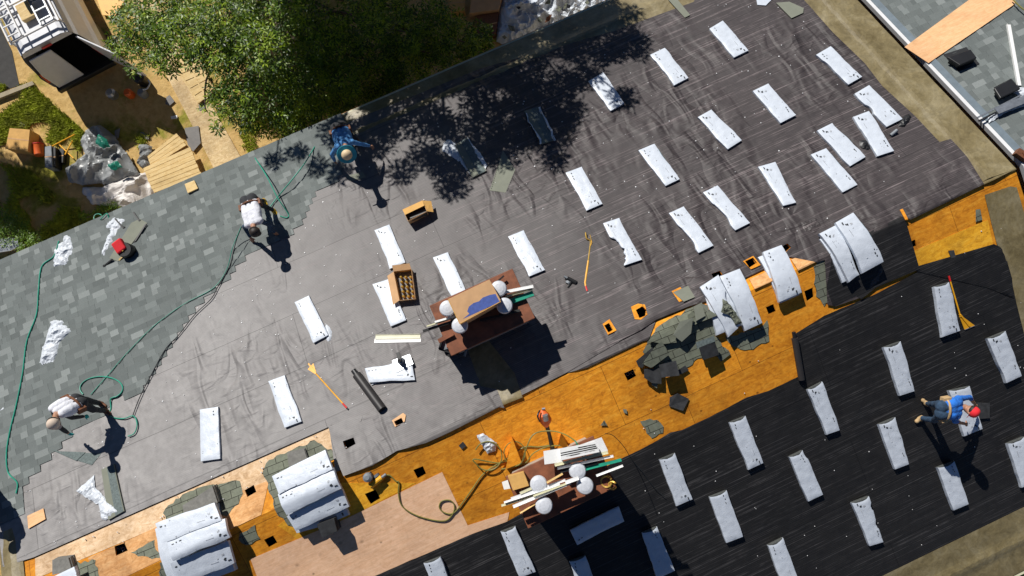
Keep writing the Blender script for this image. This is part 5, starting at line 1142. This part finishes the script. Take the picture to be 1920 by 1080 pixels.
mb = MB(); mb.prism([vp(-.03, -.82, .50), vp(-.03, -.02, .50), vp(-.03, -.02, 1.92), vp(-.03, -.66, 1.92), vp(-.03, -.82, 1.2)], ub * -.05); d = mb.build('rear_door', 'van_white', van, bevel=.02)
mb = MB(); mb.prism([vp(-.082, -.66, 1.25), vp(-.082, -.12, 1.25), vp(-.082, -.12, 1.8), vp(-.082, -.6, 1.8)], ub * -.004); mb.build('door_panel_groove', 'metal_galv', d, origin=(0, 0, 0)); 
h = (rt * .55 + ub * .83); q = vp(-.04, .84, 0)
mb = MB(); mb.prism([q + Vector((0, 0, .5)), q + h * 1.2 + Vector((0, 0, .5)), q + h * 1.2 + Vector((0, 0, 1.92)) - rt * .1, q + Vector((0, 0, 1.92)) - rt * .14], rt * -.06); d2 = mb.build('rear_door', 'van_white', van, bevel=.02)
d2['label'] = 'open right rear door swung back'
for s_ in (-1, 1):
    mb = MB(); mb.prism([vp(-.012, s_ * .90, .8), vp(-.012, s_ * .80, .8), vp(-.012, s_ * .76, 1.25), vp(-.012, s_ * .86, 1.25)], ub * -.03); mb.build('tail_lamp', 'lamp_red', van)
    for l in (.95, 4.0): mb = MB(); mb.lathe(vp(l, s_ * .82, .34), [(.20, -.1), (.33, -.1), (.34, 0), (.33, .1), (.2, .1)], 24, rt * s_); mb.build('wheel', 'tool_black', van, smooth=False)
mb = MB(); mb.prism([vp(-.055, -.14, 2.06), vp(-.055, .14, 2.06), vp(-.055, .14, 2.13), vp(-.055, -.14, 2.13)], ub * -.02); mb.build('brake_lamp', 'lamp_red', van)
# rack
rk = thing('roof_rack', 'white ladder rack fixed along the top of the van', 'rack', vp(1, 0, 2.2)); bpy.data.objects.remove(rk)
mb = MB()
for s_ in (-.68, .68): mb.bar(vp(.2, s_, 2.38), vp(3.6, s_, 2.38), .05, .05)
for l in (.3, 1.3, 2.3, 3.3): mb.bar(vp(l, -.7, 2.34), vp(l, .7, 2.34), .05, .05); mb.bar(vp(l, -.68, 2.15), vp(l, -.68, 2.36), .04, .04); mb.bar(vp(l, .68, 2.15), vp(l, .68, 2.36), .04, .04)
mb.build('roof_rack', 'metal_white', van)
for nm, s0, m, lb in (('ladder', .42, 'metal_galv', 'aluminium ladder on the right of the van roof rack'), ('ladder', -.5, 'metal_white', 'pale ladder on the left of the van roof rack')):
    mb = MB()
    for s_ in (-.17, .17): mb.bar(vp(.25, s0 + s_, 2.44), vp(4.2, s0 + s_, 2.44), .035, .07)
    for i in range(13): mb.bar(vp(.4 + i * .3, s0 - .17, 2.44), vp(.4 + i * .3, s0 + .17, 2.44), .03, .03)
    tag(mb.build(nm, m, None, origin=vp(2, s0, 2.4)), lb, 'ladder')
mb = MB(); mb.box(vp(1.7, .30, 2.62), ub * .55, rt * .24, (0, 0, .11)); t = mb.build('tool_case', 'tool_black', None, origin=vp(1.7, .3, 2.5), bevel=.02); tag(t, 'black box strapped on the van roof rack', 'box')
mb = MB(); mb.box(vp(.95, .0, 2.30), ub * .25, rt * .18, (0, 0, .06)); tag(mb.build('board_stack', 'board_raw', None, origin=vp(.95, 0, 2.25), bevel=.01), 'small stack of boards on the van roof between the ladders', 'boards')
for i, (l, s_, sz_, m, lb) in enumerate(((-.75, .3, .14, 'metal_galv', 'grey can on the dark ground behind the van'), (-1.0, .75, .12, 'tool_orange', 'orange tool in the shade behind the van'), (-1.2, 1.1, .12, 'tool_grey', 'grey case in the shade behind the van'))):
    mb = MB(); c = vp(l, s_, 0); mb.lathe(c, [(sz_, 0), (sz_ * 1.05, .2), (sz_ * .7, .26)], 14); tag(mb.build('can', m, None, origin=c), lb, 'can')

# ================================================================== yard clutter
def gbox(name, px4, z, mat, label, cat, extra=None):
    P = [gnd(x, y, z) for x, y in px4]; t = thing(name, label, cat, Vector((P[0].x, P[0].y, 0))); mb = MB(); mb.prism(P, (0, 0, z)); mb.build('body', mat, t, bevel=.008)
    a, b = P[0].lerp(P[3], .5), P[1].lerp(P[2], .5); mb = MB(); mb.bar(a + Vector((0, 0, .002)), b + Vector((0, 0, .002)), .03, .004); mb.build('tape_seam', 'cardboard', t); return t
gbox('cardboard_box', [(18, 240), (56, 243), (52, 284), (10, 278)], .4, 'cardboard_orange', 'yellow brown carton on the grass at the left', 'box')
c = gnd(72, 282, .15); t = thing('bucket', 'orange bucket lying on its side beside the yellow brown carton', 'bucket', c); ax = (gnd(72, 296, .15) - gnd(68, 268, .15)).normalized()
mb = MB(); mb.lathe(c, [(.10, -.17), (.13, -.15), (.15, .15), (.16, .17), (.14, .17), (.12, -.1)], 20, -ax); mb.build('shell', 'tool_orange', t, smooth=True); mb = MB(); mb.lathe(c - ax * .16, [(.165, 0), (.165, .02)], 20, -ax); mb.build('rim', 'tool_red', t)
for px4, z, m, lb in (([(84, 275), (96, 273), (98, 314), (84, 314)], .35, 'tool_grey', 'grey hard case standing beside the orange bucket'), ([(97, 276), (104, 276), (104, 313), (98, 313)], .3, 'tool_black', 'black hard case against the grey one'), ([(106, 280), (120, 278), (118, 305), (106, 306)], .15, 'tool_black', 'dark case right of the hard cases')):
    t = gbox('tool_case', px4, z, m, lb, 'case')
for a, b, lb in (((98, 274), (140, 252), 'upper orange pole leaning on the grey tarp heap'), ((110, 270), (138, 297), 'lower orange pole crossing beside the tarp heap'), ((136, 264), (122, 290), 'short orange pole left of the tarp heap')):
    mb = MB(); mb.tube([gnd(*a, .12), gnd(*b, .3)], .018, 8); tag(mb.build('orange_pole', 'tool_yellow', None, smooth=True, origin=gnd(*a, .1)), lb, 'pole')
simple('tarp_grey', (.27, .28, .28), .4, var=.3, vs=3); simple('tarp_white', (.68, .64, .60), .55, var=.12, vs=3); simple('tarp_green', (.01, .16, .11), .4)
gk = lambda x, y: gnd(x, y, .35)
crumple('tarp', [(143, 250), (160, 230), (178, 228), (205, 248), (222, 275), (246, 310), (248, 320), (200, 345), (180, 338), (142, 342), (118, 336), (112, 312), (128, 300), (150, 285), (140, 262)], gk, .55, 'tarp_grey', 'crumpled dark grey tarpaulin heap in the yard', 'tarpaulin', 41, 1.7, grid=.05, z0=.05)
crumple('tarp', [(205, 300), (230, 280), (250, 316), (255, 322), (220, 332), (185, 342), (186, 325)], gk, .6, 'tarp_grey', 'smooth pale grey part of tarpaulin below the dark heap', 'tarpaulin', 42, 1.0, grid=.05, z0=.12)
crumple('tarp', [(142, 345), (180, 345), (200, 335), (250, 318), (268, 318), (283, 345), (278, 360), (262, 372), (270, 386), (228, 388), (200, 382), (160, 378), (150, 362), (142, 358)], gk, .45, 'tarp_white', 'crumpled off-white tarpaulin against the house eave', 'tarpaulin', 43, 1.8, grid=.045, z0=.02)
crumple('tarp', [(250, 264), (262, 264), (276, 268), (278, 290), (270, 306), (256, 308), (246, 300), (252, 285)], gk, .35, 'tarp_grey', 'small grey tarp bundle between the heap and the planks', 'tarpaulin', 44, 3, grid=.04, z0=.05)
crumple('tarp', [(196, 258), (212, 268), (218, 282), (205, 285), (190, 275)], gk, .2, 'tarp_green', 'upper green fold of cloth on the grey tarp heap', 'cloth', 45, 3, grid=.04, z0=.62)
crumple('tarp', [(210, 314), (228, 306), (238, 318), (224, 324), (216, 322)], gk, .15, 'tarp_green', 'lower green fold of cloth on the pale grey tarp', 'cloth', 46, 3, grid=.04, z0=.55)
ORD = ('first', 'second', 'third', 'fourth', 'fifth', 'sixth', 'seventh')
def planks(A, n, z, th, label, group, w_gap=.012, mat='board_raw', slats=False):
    P = [gnd(x, y, z) for x, y in A]
    for i in range(n):
        a, b = P[0].lerp(P[3], (i + .04) / n), P[1].lerp(P[2], (i + .04) / n); c, d = P[1].lerp(P[2], (i + .94) / n), P[0].lerp(P[3], (i + .94) / n); mb = MB(); j = Vector((0, 0, random.uniform(-.006, .006))); e = (b - a).normalized() * random.uniform(-.02, .02)
        mb.prism([a + j + e, b + j + e, c + j + e, d + j + e], (0, 0, th)); yield mb, a
for i, (mb, a) in enumerate(planks([(268, 315), (356, 275), (378, 330), (288, 362)], 7, .30, .03, '', '')): tag(mb.build('plank', 'board_raw', None, origin=a), ('%s pale plank of the flat stack, counting toward the eave' % ORD[i]), 'plank', 'planks stacked by the eave')
for i, (mb, a) in enumerate(planks([(276, 293), (330, 250), (350, 272), (282, 315)], 4, .22, .03, '', '')): tag(mb.build('plank', 'board_raw', None, origin=a), ('%s slanted plank under the flat stack, counting toward the eave' % ORD[i]), 'plank', 'slanted planks under the stack')
t = thing('wooden_pallet', 'pale wooden pallet half hidden under the leaves beside the path', 'pallet', gnd(360, 150, 0))
for mb, a in planks([(318, 112), (372, 100), (402, 170), (372, 195)], 6, .14, .02, '', ''): mb.build('slat', 'board_raw', t)
mb = MB()
for k_ in (.05, .5, .95): a, b = gnd(318 + k_ * 54, 112 - k_ * 12, .1), gnd(372 + k_ * 30, 195 - k_ * 25, .1); mb.bar(a, b, .05, .09)
mb.build('stringer_set', 'board_raw', t)
def flat(px_, lb, m, cat='scrap', nm='felt_scrap', z=.05): P = [gnd(x, y, z) for x, y in px_]; mb = MB(); mb.prism(P, (0, 0, .02)); tag(mb.build(nm, m, None, origin=P[0]), lb, cat)
simple('felt_grey', (.20, .19, .18), .8, var=.15)
flat([(346, 240), (372, 236), (376, 268), (362, 284), (352, 272)], 'dark grey felt scrap on the path by the planks', 'felt_grey', z=.08)
flat([(312, 182), (318, 178), (327, 190), (318, 198), (310, 195)], 'grey scrap on the dirt left of the pallet', 'felt_grey')
flat([(263, 248), (270, 247), (280, 258), (278, 262), (264, 255)], 'long grey scrap above the planks', 'felt_grey')
flat([(372, 196), (382, 192), (386, 202), (374, 208)], 'grey scrap at the foot of the pallet', 'felt_grey')
flat([(320, 218), (332, 216), (332, 222), (321, 223)], 'small white scrap on the dirt near the path edge', 'vinyl_white')
flat([(36, 226), (50, 230), (46, 240), (34, 236)], 'grey scrap on the grass above the carton', 'felt_grey')
flat([(-6, 448), (34, 446), (36, 462), (20, 470), (-6, 474)], 'grey slab cut by the left edge beside the shrub', 'metal_galv', cat='slab', nm='slab', z=.9)
flat([(215, 245), (225, 240), (222, 258), (216, 262)], 'pale grey scrap right of the grey tarp heap', 'felt_grey')
flat([(178, -14), (240, -10), (215, 30), (192, 28)], 'orange cloth on the ground by the van', 'tool_yellow', cat='cloth', nm='orange_cloth', z=.1)
t = thing('tripod_stand', 'dark stand with a pale hose in the shade right of the van', 'stand', gnd(272, 155, 0))
mb = MB(); mb.lathe(gnd(272, 155, 0), [(.16, 0), (.17, .35), (.12, .4)], 16); mb.build('drum', 'tool_black', t); mb = MB(); mb.tube(smoothpath([gnd(268, 168, .42), gnd(276, 166, .44), (gnd(281, 156, .44)), gnd(278, 150, .42)], 5), .02, 8); mb.build('hose', 'film_crumpled', t, smooth=True)
crumple('plastic_film', [(930, 70), (935, 20), (945, -20), (1180, -60), (1165, -5), (1120, 20), (1060, 45), (1000, 65), (960, 86)], lambda x, y: gnd(x, y, .3), .5, 'film_crumpled', 'big heap of torn white film on the ground at the top centre', 'plastic film', 51, 2.6, grid=.05, z0=.05)
for i in range(16):
    x, y = rn.uniform(945, 1130), rn.uniform(-10, 70); c = gnd(x, y, .45); mb = MB(); a = rn.uniform(0, 3.1); u = Vector((math.cos(a), math.sin(a), .1)) * rn.uniform(.06, .18); v = Vector((-math.sin(a), math.cos(a), .2)) * rn.uniform(.04, .10)
    mb.prism([c + u, c + v, c - u * .8, c - v * 1.1, c + (u - v) * .5], (0, 0, .015)); tag(mb.build('debris_scrap', rn.choice(('shingle_old', 'leather', 'tool_black')), None, origin=c), 'dark torn scrap mixed into the heap of white film', 'scrap', 'dark scraps in the film heap')
gbox('cardboard_box', [(885, -10), (945, -22), (935, 18), (880, 25)], .35, 'cardboard', 'shaded cardboard box left of the white film heap', 'box'); gbox('cardboard_box', [(890, 30), (935, 22), (930, 62), (895, 75)], .25, 'leather', 'reddish brown box just under the first box by the film heap', 'box')
gbox('cardboard_box', [(840, -10), (870, -12), (872, 20), (845, 22)], .25, 'cardboard_orange', 'orange toned carton at the top edge among the leaves', 'box')

# ================================================================== people
def person(label, parts, bits, hold=None):
    """parts: capsules (a, b, ra, rb, material); one voxel-merged skin"""
    root = None; c0 = sum((Vector(p[0]) for p in parts), Vector()) / len(parts); c0.z = min(min(Vector(p[0]).z - p[2], Vector(p[1]).z - p[3]) for p in parts)
    root = thing('person', label, 'person', c0)
    bm = bmesh.new()
    for (a, b, ra, rb, m) in parts:
        a, b = Vector(a), Vector(b)
        for p, r in ((a, ra), (b, rb)): bmesh.ops.create_icosphere(bm, subdivisions=3 if r > .03 else 2, radius=r, matrix=Matrix.Translation(p))
        d = b - a
        if d.length > 1e-4: bmesh.ops.create_cone(bm, cap_ends=True, segments=16, radius1=ra, radius2=rb, depth=d.length, matrix=Matrix.Translation((a + b) / 2) @ d.to_track_quat('Z', 'Y').to_matrix().to_4x4())
    me = bpy.data.meshes.new('body'); bm.to_mesh(me); bm.free(); ob = bpy.data.objects.new('tmp', me); col.objects.link(ob)
    r = ob.modifiers.new('r', 'REMESH'); r.mode = 'VOXEL'; r.voxel_size = .0115; s_ = ob.modifiers.new('s', 'SMOOTH'); s_.iterations = 3; s_.factor = .5
    dg = bpy.context.evaluated_depsgraph_get(); me2 = bpy.data.meshes.new_from_object(ob.evaluated_get(dg)); bpy.data.objects.remove(ob)
    mats = []; 
    for p in parts:
        if p[4] not in mats: mats.append(p[4])
    me2.materials.clear()
    for m in mats: me2.materials.append(MT[m])
    n = len(me2.polygons); C = np.zeros(n * 3); me2.polygons.foreach_get('center', C); C = C.reshape(-1, 3); best = np.full(n, 1e9); mi = np.zeros(n, np.int32)
    for (a, b, ra, rb, m) in parts:
        a, b = np.array(a), np.array(b); ab = b - a; L2 = max(1e-9, ab @ ab); t_ = np.clip(((C - a) @ ab) / L2, 0, 1); dd = np.linalg.norm(C - a - t_[:, None] * ab, axis=1) - (ra + (rb - ra) * t_); k_ = dd < best; best[k_] = dd[k_]; mi[k_] = mats.index(m)
    me2.polygons.foreach_set('material_index', mi); me2.polygons.foreach_set('use_smooth', np.ones(n, bool))
    # cloth folds
    V = np.zeros(len(me2.vertices) * 3); me2.vertices.foreach_get('co', V); V = V.reshape(-1, 3)
    N_ = np.zeros(len(me2.vertices) * 3); me2.vertices.foreach_get('normal', N_); N_ = N_.reshape(-1, 3)
    q = np.array([noise.noise(Vector(v) * 9) * .008 + noise.noise(Vector(v) * 22) * .004 for v in V]); V = V + N_ * q[:, None]; me2.vertices.foreach_set('co', V.ravel()); me2.update()
    me2.transform(Matrix.Translation(-c0)); me2.name = 'body'; b_ = bpy.data.objects.new('body', me2); col.objects.link(b_); b_.parent = root
    for nm, m, mb, sm in bits: mb.build(nm, m, root, smooth=sm)
    return root
def hand(w_, d, side, skin, curl=.5):
    """palm, five fingers and a thumb from wrist w_ along d"""
    d = Vector(d).normalized(); s_ = Vector(side).normalized(); dn = d.cross(s_).normalized(); 
    if dn.z > 0: dn = -dn
    out = [(w_, w_ + d * .05, .026, .030, skin), (w_ + d * .05 + s_ * .02, w_ + d * .085 + s_ * .026, .020, .017, skin), (w_ + d * .05 - s_ * .02, w_ + d * .08 - s_ * .026, .020, .016, skin)]
    for k_, (o, L) in enumerate(((.030, .062), (.010, .072), (-.010, .066), (-.030, .052))):
        a = w_ + d * .085 + s_ * o; b = a + d * L * .5 + dn * L * .25 * curl; c = b + d * L * .3 + dn * L * .45 * curl; out += [(a, b, .0105, .0095, skin), (b, c, .0095, .0085, skin)]
    a = w_ + d * .03 + s_ * .03; b = a + d * .03 + s_ * .035 + dn * .01; out += [(a, b, .013, .011, skin), (b, b + d * .03 + dn * .012, .011, .0095, skin)]
    return out
def human(j, m, cap=None, capc=None, hatdir=None):
    """j: joints as points"""
    P = []; A = lambda a, b, ra, rb, mt: P.append((tuple(j[a]) if isinstance(a, str) else tuple(a), tuple(j[b]) if isinstance(b, str) else tuple(b), ra, rb, mt))
    hip = (j['hl'] + j['hr']) / 2; sh = (j['sl'] + j['sr']) / 2; sp = (sh - hip); wv = (j['sl'] - j['sr']).normalized()
    for o in (-.07, .07): A(hip + wv * o, hip + sp * .3 + wv * o * .8, .115, .105, m['pants']); 
    for o in (-.085, 0, .085): A(hip + sp * .22 + wv * o, hip + sp * .6 + wv * o * 1.1, .105, .115, m['shirt']); A(hip + sp * .6 + wv * o * 1.1, sh + wv * o * 1.2, .115, .085, m['shirt'])
    A(j['sl'], j['sr'], .068, .068, m['shirt']); A(sh, j['neck'], .06, .052, m['skin']); A(j['neck'], j['head'], .05, .06, m['skin'])
    hd = (j['head'] - j['neck']).normalized(); fc = j['face'] if 'face' in j else Vector((0, 0, -1)); fc = (fc - hd * fc.dot(hd)).normalized(); hs = hd.cross(fc)
    A(j['head'], j['head'] + hd * .055, .088, .086, m['skin']); A(j['head'] + fc * .03 - hd * .03, j['head'] + fc * .05 - hd * .055, .058, .042, m['skin'])
    A(j['head'] + fc * .085 - hd * .0, j['head'] + fc * .108 - hd * .018, .012, .016, m['skin'])      # nose
    for o in (-1, 1): A(j['head'] + hs * .088 * o, j['head'] + hs * .095 * o + hd * .02, .016, .018, m['skin']); A(j['head'] + fc * .078 + hs * .034 * o + hd * .012, j['head'] + fc * .083 + hs * .034 * o + hd * .012, .013, .012, 'hair')
    A(j['head'] + fc * .09 - hd * .048 + hs * .02, j['head'] + fc * .09 - hd * .048 - hs * .02, .009, .009, 'leather')
    for s_ in 'lr':
        A('s' + s_, 'e' + s_, .060, .045, m['shirt'] if not m.get('sleeve') else m['sleeve']); mid = j['e' + s_].lerp(j['w' + s_], .25 if m.get('short') else .85); A('e' + s_, mid, .044, .036, m.get('sleeve') or m['shirt']); A(mid, 'w' + s_, .036 if not m.get('short') else .038, .026, m['skin'])
        d = j['w' + s_] - j['e' + s_]; sd = d.cross(Vector((0, 0, 1)));  sd = sd if sd.length > .01 else Vector((1, 0, 0)); P.extend([(tuple(a), tuple(b), c, e, mm) for a, b, c, e, mm in hand(j['w' + s_], d, sd * (1 if s_ == 'l' else -1), m.get('glove', m['skin']))])
        A('h' + s_, 'k' + s_, .095, .062, m['pants']); A('k' + s_, 'a' + s_, .060, .042, m['pants'])
        t_ = j['t' + s_]; a_ = j['a' + s_]; A('a' + s_, a_ + (t_ - a_) * .2 - Vector((0, 0, .02)), .050, .052, m['boot']); A(a_ - (t_ - a_) * .25 - Vector((0, 0, .035)), t_, .040, .042, m['boot'])
    bits = []
    hc = j['head'] + hd * .05
    if cap == 'cap':
        mb = MB(); mb.lathe(hc - hd * .03, [(.104, 0), (.107, .04), (.095, .085), (.065, .115), (.02, .128)], 24, hd); bits.append(('cap_crown', capc, mb, True))
        mb = MB(); c = hc - hd * .02 + fc * .09; pts = [c + hs * .085 * math.cos(a) + fc * .085 * math.sin(a) - hd * .01 * math.sin(a) for a in [math.pi * i / 10 for i in range(11)]]; mb.prism(pts, hd * .008); bits.append(('cap_peak', capc, mb, False))
    elif cap == 'hat':
        mb = MB(); mb.lathe(hc - hd * .02, [(.108, 0), (.11, .05), (.09, .10), (.05, .125), (.01, .13)], 24, hd); bits.append(('hat_crown', 'tan_tip', mb, True))
        mb = MB(); mb.lathe(hc - hd * .025, [(.10, .012), (.19, .0), (.20, .006), (.19, .014), (.10, .026)], 30, hd); bits.append(('hat_brim', capc, mb, False))
    # hair under the cap, tool belt
    mb = MB(); mb.lathe(hc - hd * .055 - fc * .02, [(.07, -.02), (.092, .0), (.096, .03)], 20, hd); bits.append(('hair', 'hair', mb, True))
    mb = MB(); wc = hip + sp * .24; ax = sp.normalized(); u2 = ax.cross(wv).normalized(); pts = [wc + wv * .185 * math.cos(a) + u2 * .125 * math.sin(a) for a in [2 * math.pi * i / 24 for i in range(25)]]
    mb.tube(pts, .022, 8, cap=False)
    for a in (-.2, 3.3): mb.box(wc + wv * .20 * math.cos(a) + u2 * .1 * math.sin(a), wv * .035, ax * .07, u2 * .06)
    bits.append(('tool_belt', m.get('belt', 'leather'), mb, False))
    return P, bits
def J(**k_): return {a: (on(*v) if not isinstance(v, Vector) else v) for a, v in k_.items()}
p_, b_ = human(J(hl=(1766, 760, .88), hr=(1766, 778, .86), sl=(1797, 748, .90), sr=(1794, 780, .88), neck=(1810, 763, .92), head=(1820, 769, .99), face=Vector((.1, -1, -.1)), el=(1818, 745, .66), wl=(1829, 760, .36), er=(1790, 790, .62), wr=(1810, 795, .36),
                 kl=(1752, 758, .46), kr=(1752, 788, .46), al=(1739, 757, .10), ar=(1728, 784, .10), tl=(1731, 751, .05), tr=(1719, 790, .05)), dict(shirt='cloth_blue', pants='denim', skin='skin', boot='boot_tan', short=True, belt='boot_tan'), 'cap', 'cap_red')
person('person in blue shirt and jeans with a red cap, bending over the black underlayment', p_, b_)
p_, b_ = human(J(hl=(150, 757, .88), hr=(143, 748, .90), sl=(118, 776, 1.12), sr=(100, 764, 1.16), neck=(104, 782, 1.20), head=(101, 791, 1.27), face=Vector((-.1, -1, -.2)), el=(136, 783, .85), wl=(158, 781, .55), er=(110, 800, .8), wr=(128, 812, .45),
                 kl=(176, 768, .48), kr=(168, 752, .48), al=(196, 770, .10), ar=(186, 756, .10), tl=(206, 776, .05), tr=(198, 762, .05)), dict(shirt='cloth_white', pants='cloth_dark', skin='skin', boot='leather', sleeve='cloth_dark', glove='glove_teal'), 'cap', 'cap_tan')
person('person in white shirt, dark sleeves and tan cap bending at the stepped shingle edge', p_, b_)
p_, b_ = human(J(hl=(476, 373, .84), hr=(458, 376, .84), sl=(487, 413, .86), sr=(464, 422, .86), neck=(475, 425, .88), head=(477, 432, .90), face=Vector((.1, -.6, -1)), el=(505, 422, .55), wl=(516, 436, .22), er=(458, 425, .5), wr=(470, 446, .2),
                 kl=(492, 385, .46), kr=(478, 378, .46), al=(512, 394, .10), ar=(494, 376, .10), tl=(518, 401, .05), tr=(500, 384, .05)), dict(shirt='cloth_white', pants='cloth_dark', skin='skin', boot='glove_yellow', sleeve='denim', belt='leather'), 'cap', 'hair')
person('person in white shirt bending over a shingle with green hoses around the feet', p_, b_)
p_, b_ = human(J(hl=(644, 236, .86), hr=(628, 240, .86), sl=(659, 266, .98), sr=(633, 274, .98), neck=(649, 281, 1.04), head=(650, 288, 1.14), face=Vector((.1, -1, -.2)), el=(677, 270, .75), wl=(694, 274, .5), er=(622, 290, .6), wr=(628, 302, .25),
                 kl=(655, 250, .46), kr=(642, 254, .46), al=(668, 262, .10), ar=(654, 266, .10), tl=(674, 270, .05), tr=(660, 275, .05)), dict(shirt='cloth_azure', pants='cloth_dark', skin='skin', boot='leather'), 'hat', 'hat_teal')
person('person in blue shirt and wide teal brimmed hat bending at the shaded eave', p_, b_)
p_, b_ = human(J(hl=(-70, 900, .86), hr=(-84, 905, .86), sl=(-62, 940, 1.05), sr=(-85, 945, 1.05), neck=(-72, 955, 1.05), head=(-70, 965, 1.0), face=Vector((.1, -.8, -.8)), el=(-45, 935, .75), wl=(-30, 945, .45), er=(-90, 960, .7), wr=(-80, 975, .35),
                 kl=(-48, 895, .46), kr=(-60, 905, .46), al=(-22, 893, .10), ar=(-34, 902, .10), tl=(-14, 900, .05), tr=(-26, 910, .05)), dict(shirt='cloth_dark', pants='denim', skin='skin', boot='leather'), 'cap', 'cap_tan')
person('person just beyond the left edge, only a shadow reaching the grey underlayment', p_, b_)
